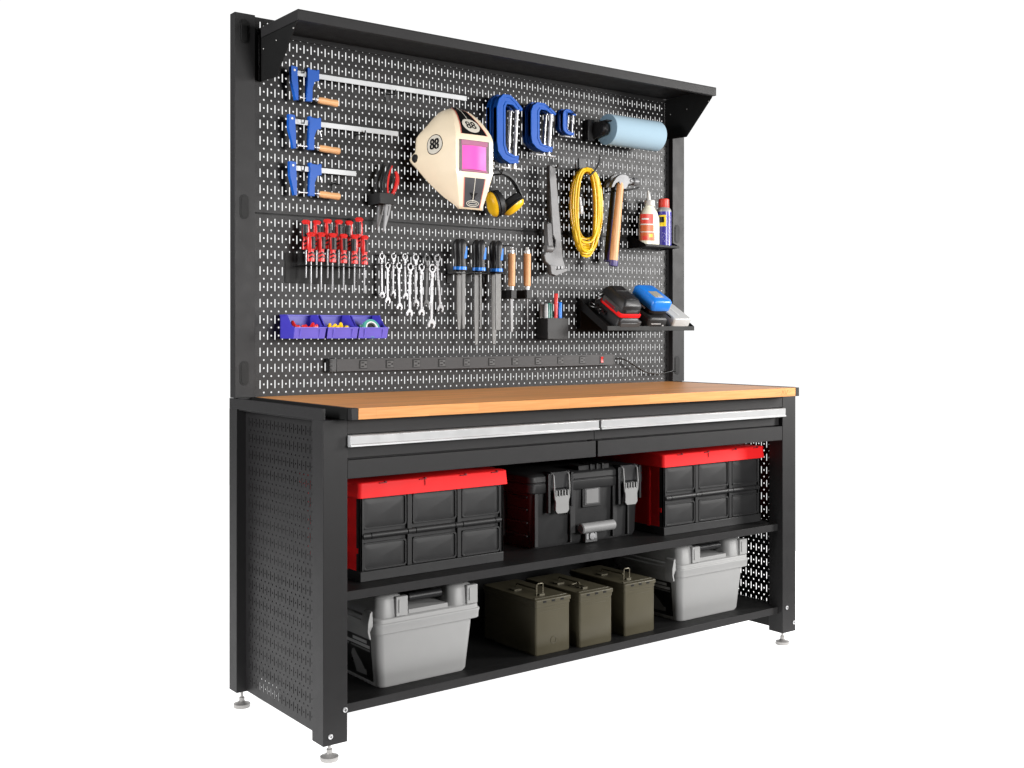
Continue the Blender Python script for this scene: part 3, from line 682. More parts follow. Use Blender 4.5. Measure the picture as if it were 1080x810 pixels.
# ================================================================ C-CLAMPS (three pairs)
def cclamp(u0, u1, v0, v1, Y, label, ht):
    """bounding box in the picture of the blue frame at plane Y"""
    x0, z1 = xz(u0, v0, Y); x1 = xz(u1, v0, Y)[0]; z0 = xz(u0, v1, Y)[1]
    w_, h_ = x1-x0, z1-z0
    t = thing('c_clamp', label, 'C-clamp', (x0+w_/2, Y, z0), 'blue C-clamps hung in pairs')
    N = [(.0, .80), (.08, .92), (.25, 1.0), (.52, 1.0), (.75, .93), (1.0, .82), (.97, .79), (.78, .80), (.60, .86), (.38, .86), (.33, .80), (.33, .28), (.42, .17), (.66, .13), (.84, .13), (.84, .02), (.50, .0), (.22, .06), (.05, .16), (0, .30)]
    P = [(x0+a*w_, z0+b*h_) for a, b in N]
    m = MB(); m.prism(P, 'y', Y-ht*.42, Y+ht*.42)
    cx_, cz_ = x0+.45*w_, z0+h_/2
    # raised outer and inner rims of the I section
    def off(k): return [(x0+(a+(.045*k if a < .2 else (.0)))*w_, z0+(b+(-.02*k if b > .9 else (.02*k if b < .1 else 0)))*h_) for a, b in N]
    outer = [(x0+a*w_, z0+b*h_) for a, b in ((.0, .80), (.08, .92), (.25, 1.0), (.52, 1.0), (.75, .93), (1.0, .82))]
    outer2 = [(x0+a*w_, z0+b*h_) for a, b in ((.84, .02), (.50, .0), (.22, .06), (.05, .16), (0, .30))]
    path = outer2[0:]+outer[:]
    path = [path[i] for i in range(5)]+outer
    def inn(q, k): return (q[0]+(cx_-q[0])*k, q[1]+(cz_-q[1])*k*.55)
    m.prism(path+[inn(q, .16) for q in path[::-1]], 'y', Y-ht/2, Y+ht/2)
    ip = [(x0+a*w_, z0+b*h_) for a, b in ((.84, .13), (.66, .13), (.42, .17), (.33, .28), (.33, .80), (.38, .86), (.60, .86), (.78, .80))]
    def out(q, k): return (q[0]-(cx_-q[0])*-k, q[1]) 
    ip2 = [(x0+a*w_, z0+b*h_) for a, b in ((.84, .09), (.64, .09), (.36, .13), (.25, .26), (.25, .82), (.34, .90), (.60, .90), (.80, .84))]
    m.prism(ip+ip2[::-1], 'y', Y-ht/2, Y+ht/2)
    m.build('frame', BLUE, t, .06)
    m = MB(); xs, xt = x0+.73*w_, x0+.84*w_; r = .055*w_
    zt = z0+.80*h_; zb = z0-.07*h_
    m.lathe((xs, Y, zb), (xt-xs, 0, zt-zb), [(0, r*.8), (.05, r*1.25), (.05*h_, r*1.25), (.055*h_, r), (zt-zb-.12, r), (zt-zb-.1, r*1.5), (zt-zb, r*1.5)], 12)
    m.build('screw', CHROME, t)
    m = MB(); L = w_*.42; m.lathe((xs-L*1.25, Y-.12, zb+.08), (1, .12, .02), [(0, r*.8), (.08, r*.8), (.1, r*.5), (L*1.9, r*.5), (L*1.92, r*.8), (L*2.0, r*.8)], 10)
    m.build('tommy_bar', CHROME, t)
cclamp(522, 549.5, 98.5, 171.4, -3.0, 'front one of the largest pair of blue C-clamps', 1.0)
cclamp(515, 542.5, 99, 170.6, -1.45, 'rear one of the largest pair of blue C-clamps', 1.0)
cclamp(558.3, 585.4, 107, 159, -2.7, 'front one of the medium pair of blue C-clamps', .85)
cclamp(552.5, 579.6, 107, 158.4, -1.35, 'rear one of the medium pair of blue C-clamps', .85)
cclamp(592.3, 606.4, 114.6, 142, -2.2, 'front one of the smallest pair of blue C-clamps', .7)
cclamp(587.2, 601.4, 114.6, 141.8, -1.15, 'rear one of the smallest pair of blue C-clamps', .7)
for u, v, nm in ((536, 107.5, 'largest'), (572, 115, 'medium'), (599, 120.5, 'smallest')):
    p = at(u, v, -1.5); hook([(p[0], -.05, p[2]), (p[0], -3.2, p[2]-.05), (p[0], -3.45, p[2]+.35)], .1, 'black hook carrying the %s pair of C-clamps' % nm, plate=(p[0]-.3, p[0]+.3, -.12, -.01, p[2]-.8, p[2]+.3))

# ================================================================ PAPER ROLL
t = thing('paper_roll', 'roll of pale blue shop paper on a black holder under the overhead shelf', 'paper roll', (60.5, -3.3, 28))
m = MB(); rc = (54.45, -3.4, 30.28); L = 10.4; Rr = 2.32
m.lathe(rc, (1, 0, 0), [(0, Rr-.03), (.03, Rr), (L-.03, Rr), (L, Rr-.03)], 64)
m.build('paper', ROLL, t)
m = MB(); m.lathe((rc[0]-.02, rc[1], rc[2]), (1, 0, 0), [(-.01, .85), (-.012, Rr-.04), (.0, Rr-.04)], 48); m.build('paper_edge', ROLLE, t)
t2 = thing('roll_holder', 'black wall bracket holding the pale blue paper roll', 'holder', (54, -1, 30))
for xx, nm in ((53.55, 'left'), (65.0, 'right')):
    m = MB(); m.prism([(-.05, 31.6), (-2.2, 31.4), (-3.6, 31.4), (-4.3, 30.9), (-4.4, 29.9), (-3.8, 29.4), (-2.6, 29.3), (-.05, 28.7)], 'x', xx, xx+.45 if nm == 'left' else xx+.12)
    if nm == 'left': m.box(xx-1.0, xx+.3, -1.3, -.02, 28.7, 31.9); m.lathe((xx-.25, -3.4, 30.3), (1, 0, 0), [(0, .5), (.05, .7), (.6, .95), (.9, .8)], 20); m.box(xx-.2, xx+.9, -4.6, -2.6, 31.3, 31.5)
    m.build('bracket_arm', BPL, t2, .08)
m = MB(); m.lathe((53.6, -3.4, 30.3), (1, 0, 0), [(0, .3), (11.4, .3)], 12); m.build('rod', BPL, t2)

# ================================================================ PLIERS + HOLDER
def pliers(u, v, Y, label, fr=True):
    t = thing('pliers', label, 'pliers', at(u, v, Y), 'long-nose pliers in the small black holder')
    x, z = xz(u, v, Y)      # centre of pivot
    m = MB()
    m.tube(smooth([(x-.05, Y, z), (x-.75, Y, z+1.3), (x-.55, Y, z+2.8), (x+.05, Y, z+4.0), (x+.35, Y, z+4.5)]), .24, 10); m.k = 1
    m.tube(smooth([(x+.05, Y-.2, z), (x-.25, Y-.2, z+1.3), (x-.1, Y-.2, z+2.8), (x+.3, Y-.15, z+4.0), (x+.5, Y-.1, z+4.4)]), .13, 8)
    m.build('black_handle', [BPL, RED2 if fr else BPL], t)
    m = MB(); 
    P = smooth([(x+.1, Y, z), (x+.75, Y, z+.9), (x+1.35, Y, z+2.2), (x+1.35, Y, z+3.2), (x+1.05, Y, z+3.7)]); m.tube(P, [.17+.14*math.sin(math.pi*i/len(P)) for i in range(len(P))], 10)
    m.build('red_handle' if fr else 'dark_handle', RED2 if fr else BPL, t)
    m = MB(); m.prism([(x-.4, z+.2), (x+.5, z+.2), (x+.35, z-.9), (x+.1, z-2.0), (x-.65, z-4.3), (x-.8, z-4.3), (x-.55, z-2.2), (x-.5, z-.9)], 'y', Y-.2, Y+.2)
    m.k = 1; m.prism([(x-.08, z-.9), (x+.02, z-.9), (x-.2, z-2.2), (x-.32, z-2.2)], 'y', Y-.22, Y+.22)
    m.build('jaws', [SILV, BLK], t, .04)
pliers(409.5, 210, -2.6, 'front pair of red and black long-nose pliers in the small holder')
pliers(402.5, 209, -1.2, 'rear pair of long-nose pliers, half hidden behind the front pair', False)
a = at(400.8, 203, -3.2); b = at(414.3, 215.5, -3.2)
m = MB(); m.box(a[0], b[0]+.1, -3.25, -3.15, b[2], a[2]); m.box(a[0], a[0]+.1, -3.15, -.02, b[2], a[2]); m.box(b[0], b[0]+.1, -3.15, -.02, b[2], a[2]); m.box(a[0], b[0], -.1, -.02, b[2], a[2]+.4)
tag(m.build('tool_holder', DPL, bevel=.03), 'small square black holder gripping the two pliers', 'holder')

# ================================================================ SCREWDRIVERS
SHAFT = mat('driver_steel', (.36, .36, .37), .3, .5, .4)
def driver(name_i, u, vt, vb, vs, Y, style, label):
    t = thing('screwdriver', label, 'screwdriver', at(u, vb, Y), 'red-handled screwdrivers')
    x, zt = xz(u, vt, Y); zb = xz(u, vb, Y)[1]; ze = xz(u, vs, Y)[1]; H = zt-zb
    m = MB(); m.lathe((x, Y, zb), (0, 0, 1), [(0, .36), (.05, .5), (.24*H, .48), (.32*H, .38), (.38*H, .38), (.48*H, .52), (.78*H, .50), (.86*H, .42), (.9*H, .52), (.95*H, .6), (H, .4)], 18, 1, .7)
    h = m.build('handle', RED2, t)
    g = MB()
    cx_ = {0: .17, 1: .08, 2: -.17}[style]
    for i in range(9):
        z = zb+H*(.44+.045*i); r_ = .40 if style == 1 else .36
        g.lathe((x+cx_, Y-.13, z), (0, 0, 1), [(0, r_-.02), (.04, r_+.02), (.05*H-.04, r_+.02), (.05*H-.01, r_-.02)], 12, 1, .85)
    for k in (.12, .25):
        g.T = None
        for sg in (-1, 1): g.add([(x, Y-.40, zb+H*k+.14), (x+sg*.42, Y-.25, zb+H*k-.08), (x+sg*.42, Y-.25, zb+H*k+.12), (x, Y-.40, zb+H*k+.34),
                                  (x, Y-.1, zb+H*k+.16), (x+sg*.42, Y, zb+H*k-.02), (x+sg*.42, Y, zb+H*k+.12), (x, Y-.1, zb+H*k+.30)],
                                 [(0, 1, 2, 3), (4, 5, 6, 7), (0, 1, 5, 4), (3, 2, 6, 7), (1, 2, 6, 5)])
    g.build('grip_inlay', BPL, h)
    g = MB(); g.lathe((x, Y-.34, zt-.22), (0, -1, 0), [(0, .07), (.06, .07)], 8); g.build('hang_hole', BLK, h)
    s = MB(); s.lathe((x, Y, ze), (0, 0, 1), [(0, .08), (.1, .1), (zb-ze, .1)], 10); s.build('shaft', SHAFT, t)
ordn = ['first', 'second', 'third', 'fourth', 'fifth', 'sixth']
bk = [(322.8, 232), (333.9, 232.5), (345.5, 231.2), (357.2, 232), (368, 233), (378.8, 229.5)]
fr = [(328, 245), (338.7, 245.2), (350.7, 246), (362.3, 246.8), (373.8, 247.5), (384.2, 248.3)]
for i, (u, v) in enumerate(bk): driver(i, u, v, v+31.5, 293+i*.2, -1.6, (2, 0, 0, 1, 2, 2)[i], 'red screwdriver, %s from left in the rear row' % ordn[i])
for i, (u, v) in enumerate(fr): driver(i, u, v, v+31, (301, 307, 307, 307, 308, 309)[i], -3.1, (0, 0, 1, 1, 2, 0)[i], 'red screwdriver, %s from left in the front row' % ordn[i])
a = at(325.5, 278, -3.6); b = at(388, 281, -3.6)
m = MB(); m.box(a[0]-.3, b[0]+.3, -3.5, -.02, a[2]-.2, a[2]-.12); m.box(a[0]-1.5, b[0]+.3, -.12, -.02, a[2]-2.3, a[2]+1.5)
tag(m.build('screwdriver_rack', BLK, bevel=.03), 'black metal rack holding the red screwdrivers', 'rack')

# ================================================================ WRENCHES
def wrench(u, vr, vo, size, Y, lean, label, mt):
    size *= 1.12
    t = thing('wrench', label, 'wrench', at(u, vo, Y), 'chrome combination wrenches')
    x, zr = xz(u, vr, Y); zo = xz(u, vo, Y)[1]; R = size; xo = xz(u+lean, vo, Y)[0]
    n = 24
    def ax(f): return x+(xo-x)*f
    m = MB(); y0, y1 = Y-.14, Y+.14
    O = [(x+R*math.cos(2*math.pi*i/n), zr+R*1.12*math.sin(2*math.pi*i/n)) for i in range(n)]; I = [(x+R*.62*math.cos(2*math.pi*i/n), zr+R*.7*math.sin(2*math.pi*i/n)) for i in range(n)]
    m.loft([[(p[0], y0, p[1]) for p in O], [(p[0], y1, p[1]) for p in O], [(p[0], y1, p[1]) for p in I], [(p[0], y0, p[1]) for p in I], [(p[0], y0, p[1]) for p in O]], caps=False)
    m.build('ring_head', mt, t, .02)
    m = MB(); m.lathe((x, Y-.2, zr-R*1.75), (0, 1, 0), [(0, R*.5), (.4, R*.5)], 12); m.box(x-R*.45, x+R*.45, Y-.12, Y+.12, zr-R*1.8, zr-R*1.05); m.build('flex_joint', mt, t, .02)
    m = MB(); sw = R*.38; zt2 = zr-R*2.1; zb2 = zo+R*.9
    m.prism([(x-sw, zt2), (x+sw, zt2), (xo+sw, zb2), (xo-sw, zb2)], 'y', Y-.1, Y+.1)
    m.build('shank', mt, t, .05)
    m = MB(); r = R*1.15
    m.prism([(xo-sw*1.1, zo+r*1.1), (xo+sw*1.1, zo+r*1.1), (xo+r*.85, zo+r*.5), (xo+r*.95, zo-r*.2), (xo+r*.65, zo-r*.95), (xo+r*.25, zo-r*.8), (xo+r*.4, zo-r*.2), (xo+r*.1, zo+r*.2), (xo-r*.3, zo+r*.0), (xo-r*.45, zo-r*.6), (xo-r*.85, zo-r*.7), (xo-r*.95, zo-r*.1), (xo-r*.8, zo+r*.5)], 'y', y0, y1)
    m.build('open_head', mt, t, .03)
CH2 = mat('bright_chrome', (.50, .50, .51), .27, .65, .5, var=.02); CHD = mat('dark_chrome', (.12, .12, .12), .3, .4, .5)
Zm = 8.523
rear = [(105, 130, 108, 478, .34), (210, 130, 207, 470, .34), (313, 135, 320, 492, .37), (410, 140, 412, 555, .41), (512, 150, 505, 560, .42), (605, 150, 632, 600, .44)]
frnt = [(158, 213, 160, 530, .34), (260, 217, 266, 585, .37), (362, 227, 355, 640, .42), (462, 230, 464, 638, .40), (560, 240, 553, 740, .50)]
for i, (a, b, c, d, r) in enumerate(rear): wrench(390+a/Zm, 255+b/Zm, 255+d/Zm, r, -1.2, (c-a)/Zm, 'flex-head wrench, %s from left in the rear row%s' % (ordn[i], ', darker than the others' if i == 4 else ''), CHD if i == 4 else CH2)
for i, (a, b, c, d, r) in enumerate(frnt): wrench(390+a/Zm, 255+b/Zm, 255+d/Zm, r, -2.7, (c-a)/Zm, 'flex-head wrench, %s from left in the front row%s' % (ordn[i], ', the largest' if i == 4 else ''), CH2)
p0 = at(397, 270, -.1); p1 = at(466, 273, -.1)
m = MB(); z = at(430, 272, -1)[2]
for i, (a, b, *_q) in enumerate(rear): q = at(390+a/Zm, 255+(b-14)/Zm, -1.2); m.tube([(q[0], -.02, q[2]), (q[0], -1.7, q[2]), (q[0], -1.8, q[2]+.3)], .07, 6)
tag(m.build('hook_row', BPL), 'row of thin black pegs holding the rear wrenches', 'hooks')
m = MB()
for i, (a, b, *_q) in enumerate(frnt): q = at(390+a/Zm, 255+(b-14)/Zm, -2.7); m.tube([(q[0], -.02, q[2]), (q[0], -3.2, q[2]), (q[0], -3.3, q[2]+.3)], .07, 6)
tag(m.build('hook_row', BPL), 'row of thin black pegs holding the front wrenches', 'hooks')

# ================================================================ FILES
def filet(u, v0, v1, ub, vb, wpx, Y, taper, label, bl=True):
    t = thing('file', label, 'file', at(u, vb, Y), 'steel files with black and blue handles')
    x, zt = xz(u, v0, Y); zb = xz(u, v1, Y)[1]; ze = xz(u, vb, Y)[1]; H = zt-zb
    xb = xz(ub, v1, Y)[0]; wd = wpx/2
    m = MB(); m.lathe((x, Y, zb), (0, 0, 1), [(0, .5), (.1, .62), (.12*H, .60), (.3*H, .5), (.55*H, .60), (.8*H, .68), (.93*H, .56), (H, .25)], 18, 1, .8)
    h = m.build('handle', BPL, t)
    g = MB(); g.lathe((x, Y, zb), (0, 0, 1), [(.04*H, .64), (.14*H, .62)], 18, 1, .8)
    g.prism([(x+.0, zb+.38*H), (x+.42, zb+.4*H), (x+.5, zb+.76*H), (x+.15, zb+.78*H)], 'y', Y-.47, Y-.2)
    g.build('blue_inlay', BLUEP if bl else BLUE, h, .03)
    m = MB(); m.prism([(xb-wd, zb-.1), (xb+wd, zb-.1), (xb+wd, ze+(zb-ze)*.35), (xb+wd*taper, ze), (xb-wd*taper, ze), (xb-wd, ze+(zb-ze)*.35)], 'y', Y-.1, Y+.1)
    m.box(xb-.15, xb+.15, Y-.1, Y+.1, zb-.2, zb+.1)
    m.build('blade', FILEM, t, .02)
filet(482.5, 252, 286, 484, 347.5, .85, -1.9, .45, 'rear file of the left-hand pair, wide tapering blade')
filet(487.8, 252, 286, 488.8, 346.5, .55, -3.3, .7, 'front file of the left-hand pair, narrow blade')
filet(502.5, 253, 287, 502.2, 363.5, .72, -1.9, .55, 'rear file of the middle pair, long round-edged blade')
filet(508, 253, 287, 506.8, 347, .25, -3.3, .6, 'front file of the middle pair, very thin blade')
filet(520.5, 254, 288, 521, 363, .95, -1.9, .5, 'rear file of the right-hand pair, longest wide blade')
filet(526, 254, 288, 525.2, 348, .95, -3.3, .9, 'front file of the right-hand pair, blunt wide blade')
for i, (u, nm) in enumerate(((485, 'left-hand'), (505, 'middle'), (523, 'right-hand'))):
    a = at(u, 286, -2.6); m = MB()
    m.box(a[0]-.75, a[0]+.75, -3.5, -.02, a[2]-.42, a[2]-.3)
    m.box(a[0]-.5, a[0]+.5, -.12, -.02, a[2]-1.6, a[2]+1.2)
    tag(m.build('tool_holder', BPL, bevel=.05), 'black holder gripping the %s pair of files' % nm, 'holder', 'black tool holders')

# ================================================================ CHISELS (wooden handles)
for u, wb, lb, nm in ((539.5, .5, 350, 'wood-handled chisel with broad blade, left of the two'), (556, .16, 349, 'wood-handled chisel with thin round blade, right of the two')):
    Y = -2.2; t = thing('chisel', nm, 'chisel', at(u, lb, Y), 'wood-handled chisels')
    x, zt = xz(u, 261, Y); zh = xz(u, 267.5, Y)[1]; zb = xz(u, 302, Y)[1]; z2 = xz(u, 305.5, Y)[1]; z3 = xz(u, 315, Y)[1]; ze = xz(u, lb, Y)[1]
    m = MB(); m.lathe((x, Y, zb), (0, 0, 1), [(0, .42), (.1, .5), ((zh-zb)*.5, .52), (zh-zb-.1, .54), (zh-zb, .5)], 20); m.build('handle', WOODV, t)
    m = MB(); m.lathe((x, Y, zh), (0, 0, 1), [(0, .4), (.45, .4), (.6, .28), (zt-zh, .24)], 16); m.lathe((x, Y, z2-.1), (0, 0, 1), [(0, .33), (zb-z2+.1, .38)], 16); m.build('ferrule', CHROME, t)
    m = MB(); m.prism([(x-wb/2, z3+.4), (x+wb/2, z3+.4), (x+wb/2, ze+.3), (x+wb/2-.05, ze), (x-wb/2+.1, ze)], 'y', Y-.08, Y+.08); m.box(x-.12, x+.12, Y-.12, Y+.12, z3, z2); m.build('blade', SILV, t, .02)
    m = MB(); m.box(x-.5, x+.45, Y-.6, -.02, z3, z2-.05); tag(m.build('tool_holder', DPL, bevel=.04), 'square black holder under the %s wood-handled chisel' % ('left' if u < 550 else 'right'), 'holder', 'black tool holders')
p = at(531, 259.5, -2); hook([(p[0]-.5, -.02, p[2]), (p[0]-.3, -2.5, p[2]), (p[0]+.9, -2.9, p[2]+.1)], .1, 'thin black hook between the files and the chisels')

# ================================================================ PIPE WRENCH
t = thing('pipe_wrench', 'grey cast pipe wrench hanging head down beside the yellow cord', 'pipe wrench', at(588, 292, -1.5)); Y = -1.6; K = 6.23
def pz(pts, Y): return [xz(560+a/K, 170+b/K, Y) for a, b in pts]
m = MB(); body = pz([(110, 30), (135, 20), (150, 32), (153, 60), (182, 400), (200, 640), (215, 690), (218, 722), (170, 722), (150, 700), (115, 690), (85, 660), (75, 620), (90, 590), (130, 590), (148, 560), (150, 520), (130, 480), (118, 300), (112, 120)], Y)
m.prism(body, 'y', Y-.4, Y+.4)
m.build('handle', CAST, t, .12)
m = MB(); m.prism(pz([(122, 110), (134, 110), (160, 470), (145, 480)], Y-.4), 'y', Y-.47, Y-.38); m.build('handle_rib', CAST, t, .02)
m = MB(); m.prism(pz([(88, 412), (108, 405), (118, 415), (122, 480), (130, 560), (97, 560)], Y-.1), 'y', Y-.75, Y+.1)
m.build('movable_jaw_shank', CAST, t, .06)
m = MB(); m.prism(pz([(112, 680), (145, 690), (150, 715), (225, 705), (225, 722), (150, 755), (118, 740)], Y-.2), 'y', Y-.8, Y+.1); m.build('hook_jaw', CAST, t, .06)
m = MB(); q = at(560+118/K, 170+575/K, Y-.45); m.lathe((q[0]-.7, q[1], q[2]), (1, 0, 0), [(0, .5), (.08, .55), (1.2, .55), (1.28, .5)], 16); m.build('adjusting_nut', CAST, t)
m = MB(); 
for i in range(3): q = pz([(150+i*22, 690), (164+i*22, 690), (164+i*22, 708), (150+i*22, 708)], Y-.4); m.prism(q, 'y', Y-.55, Y-.35)
m.build('jaw_teeth', SILV, t, .02)
p = at(584, 177, -1.6); hook([(p[0], -.02, p[2]+.05), (p[0], -2.3, p[2]), (p[0]+.0, -2.6, p[2]+.4)], .1, 'black hook through the end of the pipe wrench handle', plate=(p[0]+.2, p[0]+1.6, -.12, -.01, p[2]+.1, p[2]+.35))

# ================================================================ YELLOW CORD
t = thing('extension_cord', 'coiled bright yellow extension cord hanging from a double hook', 'cord', at(618, 268, -2)) 
pts = []; NL = 17; rnd = random.Random(3)
cpx_ = (618.4, 223.5)
for L_ in range(NL):
    # every loop hangs from the hook at top and widens below
    hw = 13.2+rnd.uniform(-4.2, 4.2); hh = 41.5+rnd.uniform(-5.5, 3.5); dxp = rnd.uniform(-1.2, 1.2); Yl = -.8-.33*(L_ % 8)-.1
    for i in range(28):
        a = -math.pi/2+2*math.pi*i/28
        sx_ = math.copysign(abs(math.cos(a))**.72, math.cos(a))
        u = cpx_[0]+dxp+hw*sx_+.08*(i/28); v = 223.5-44.0+ (hh)*(1-math.sin(-a)*-1)*1.0 if False else (181.5-L_*.25+hh*(1+math.sin(a)))
        pts.append(at(u, v, Yl+.33*(i/28)*(1 if L_ % 8 != 7 else -7)))
pts = [pts[0]]+pts
m = MB(); m.tube(pts, .185, 8); m.build('cable', CORD, t)
m = MB()
q0 = at(611.5, 207, -1.2); q1 = at(613.5, 226, -1.2)
m.lathe(q1, tuple(Vector(q0)-Vector(q1)), [(0, .2), (.1, .38), (1.2, .45), (1.3, .3), (2.6, .25)], 12, 1, .7); m.build('plug', CLEAR, t)
p = at(617, 176, -.1)
hl = smooth([at(609, 178, -.1), at(609, 181, -1.5), at(614, 187, -2.8), at(620, 187, -3.2), at(628, 180, -3.8), at(632.5, 171, -3.9), at(632.5, 163.5, -3.9)])
hook(hl, .14, 'curved black hook carrying the yellow extension cord', plate=(p[0]-1.2, p[0]+.2, -.14, -.01, p[2]-1.3, p[2]+1.2))
hook(smooth([at(608, 182, -.1), at(608, 181, -1.8), at(607, 173, -2.2), at(606.5, 166, -2.2)]), .13, 'short upright black prong left of the yellow cord')

# ================================================================ HAMMERS
def hammer(Y, du, wood, label):
    t = thing('claw_hammer', label, 'hammer', at(648+du, 281, Y), 'claw hammers')
    g = lambda u, v: xz(u+du, v, Y)
    top = g(654.5, 197); bot = g(647.3, 275.5); bot2 = g(646.8, 281)
    d = Vector((bot[0]-top[0], 0, bot[1]-top[1])); L = d.length
    m = MB(); m.lathe((top[0], Y, top[1]+.6), tuple(d), [(0, .52), (.8, .62), (L*.3, .64), (L*.6, .72), (L*.9, .74), (L+.5, .7)], 18, 1, .7)
    m.build('handle', WOODV if wood else BPL, t)
    m = MB()
    if wood: m.lathe((bot[0], Y, bot[1]), tuple(d), [(-.1, .76), (.5, .76), (.75, .7), (.8, .4)], 18, 1, .72)
    else: m.lathe((top[0]+d.x*.45, Y, top[1]+d.z*.45), tuple(d), [(0, .72), (L*.5, .77), (L*.56, .7)], 18, 1, .72)
    m.build('grip', PURPD, t)
    m = MB()
    hp_ = [(643.5, 197.5), (645.5, 192), (649, 187), (653, 184.3), (658, 184.2), (661, 186), (662, 188.2), (665, 188.6), (665, 193.6), (661.5, 194.2), (660, 197.5), (658.5, 199.5), (652, 199.5), (652.5, 195), (651.5, 191.8), (648.5, 193.2), (645.5, 197.8)]
    m.prism([g(*q) for q in hp_], 'y', Y-.34, Y+.34)
    HM = mat('forged_head', (.17, .17, .175), .45, .25, .35) if wood else CAST
    q = g(664, 191); m.lathe((q[0]-.2, Y, q[1]), (1, 0, 0), [(0, .46), (.4, .42), (.75, .42), (.85, .62), (1.6, .62), (1.68, .54)], 18)
    m.build('head', HM, t, .04)
PURPD = mat('dark_purple_grip', (.05, .035, .16), .45)
hammer(-3.3, 0, True, 'claw hammer with pale wooden handle and purple end, in front')
hammer(-1.3, -6, False, 'claw hammer with black and purple handle, behind the wooden one')
p = at(660, 201, -3.3)
hook([(p[0]-.9, -.02, p[2]), (p[0]-.9, -3.0, p[2]), (p[0]-.2, -3.9, p[2]), (p[0]+1.8, -4.0, p[2]+.45), (p[0]+2.1, -4.0, p[2]+.6)], .13, 'black hook under the heads of the two hammers')

# ================================================================ BOTTLE SHELF
t = thing('peg_shelf', 'small black pegboard shelf carrying the glue bottle and spray can', 'shelf', (65.5, -2, 12.8))
bx0, bx1, bz = 61.85, 69.1, 13.0
m = MB(); m.box(bx0, bx1, -4.1, -.02, bz, bz+.08); m.box(bx0, bx1, -4.2, -4.1, bz, bz+.35); m.box(bx0, bx1, -.1, -.02, bz, bz+1.8)
for x in (bx0, bx1-.08): m.prism([(-.02, bz+1.9), (-.4, bz+1.9), (-4.15, bz+.3), (-4.15, bz), (-.02, bz-.2)], 'x', x, x+.08)
m.build('tray', BLK, t, .02)
t = thing('glue_bottle', 'milky white glue bottle with red label and pointed white nozzle', 'bottle', (65, -2.6, bz+.08))
cx_, cy_ = 64.1, -2.5; zb = bz+.08
m = MB(); prof = [(0, 1.75), (.15, 1.92), (3.6, 1.94), (4.6, 1.86), (5.5, 1.5), (6.0, 1.1), (6.3, .85), (6.7, .78)]
m.lathe((cx_, cy_, zb), (0, 0, 1), prof, 32, 1, .62); m.build('body', GLUE, t)
m = MB(); m.lathe((cx_+.1, cy_, zb+6.4), (0, 0, 1), [(0, .82), (.1, .85), (.75, .85), (.85, .78), (.9, .5)], 20); m.lathe((cx_-.1, cy_, zb+7.2), (-.05, 0, 1), [(0, .42), (.5, .3), (1.3, .17), (1.6, .1)], 14); m.build('cap', WHITEP, t)
def curved(m, cx_, cy_, r, sy, a0, a1, z0, z1, off=.02, n=10):
    rows_ = [[(cx_+(r+off)*math.cos(math.radians(a0+(a1-a0)*i/n)), cy_+(r+off)*sy*math.sin(math.radians(a0+(a1-a0)*i/n)), z) for i in range(n+1)] for z in (z0, (z0+z1)/2, z1)]
    m.loft(rows_, caps=False, closed=False)
m = MB()
m.k = 0; curved(m, cx_, cy_, 1.95, .63, 185, 262, zb+3.5, zb+5.0)
m.k = 1; curved(m, cx_, cy_, 1.95, .63, 185, 264, zb+2.3, zb+3.3); curved(m, cx_, cy_, 1.95, .63, 185, 270, zb+.9, zb+2.15); 
m.k = 2; curved(m, cx_, cy_, 1.95, .63, 196, 238, zb+4.1, zb+4.35, .035); curved(m, cx_, cy_, 1.95, .63, 185, 264, zb+3.32, zb+3.45, .02); curved(m, cx_, cy_, 1.95, .63, 185, 268, zb+2.17, zb+2.27, .02)
m.k = 0; curved(m, cx_, cy_, 1.95, .63, 200, 230, zb+1.0, zb+1.6, .035); m.k = 3; curved(m, cx_, cy_, 1.95, .63, 238, 258, zb+1.4, zb+1.9, .035)
m.build('label_print', [LABR, LABO, WHITEP, LABY], t)
t = thing('spray_can', 'blue spray can with red cap beside the glue bottle', 'spray can', (68, -2.2, zb))
cx_, cy_ = 67.4, -2.4; r = 1.2
m = MB(); m.lathe((cx_, cy_, zb), (0, 0, 1), [(0, r-.05), (.08, r), (.18, r), (5.6, r), (5.65, r)], 32); m.build('body', CANB, t)
m = MB(); m.lathe((cx_, cy_, zb+5.65), (0, 0, 1), [(0, r), (.3, r-.05), (.65, .92), (.75, .8)], 28); m.build('shoulder', ALU, t)
m = MB(); m.lathe((cx_, cy_, zb+6.35), (0, 0, 1), [(0, .86), (.05, .88), (1.25, .84), (1.4, .7), (1.42, .3)], 24); m.build('cap', LABR, t)
m = MB(); m.k = 0; curved(m, cx_, cy_, r, 1, 190, 243, zb+3.3, zb+5.1, .02); m.k = 1; curved(m, cx_, cy_, r, 1, 190, 228, zb+3.9, zb+4.8, .035)
m.k = 2
for a in (262, 268, 275, 281, 287, 293): curved(m, cx_, cy_, r, 1, a, a+2.2, zb+.6, zb+5.0, .02, 2)
for a, z in ((215, 2.2), (222, 1.7), (228, 2.1), (235, 1.9), (218, 1.2), (226, .9), (238, 1.1), (212, 1.5)): curved(m, cx_, cy_, r, 1, a, a+7, zb+z, zb+z+.16, .02, 3)
m.build('label_print', [LABY, LBLK, mat('lilac_print', (.3, .28, .5), .4)], t)

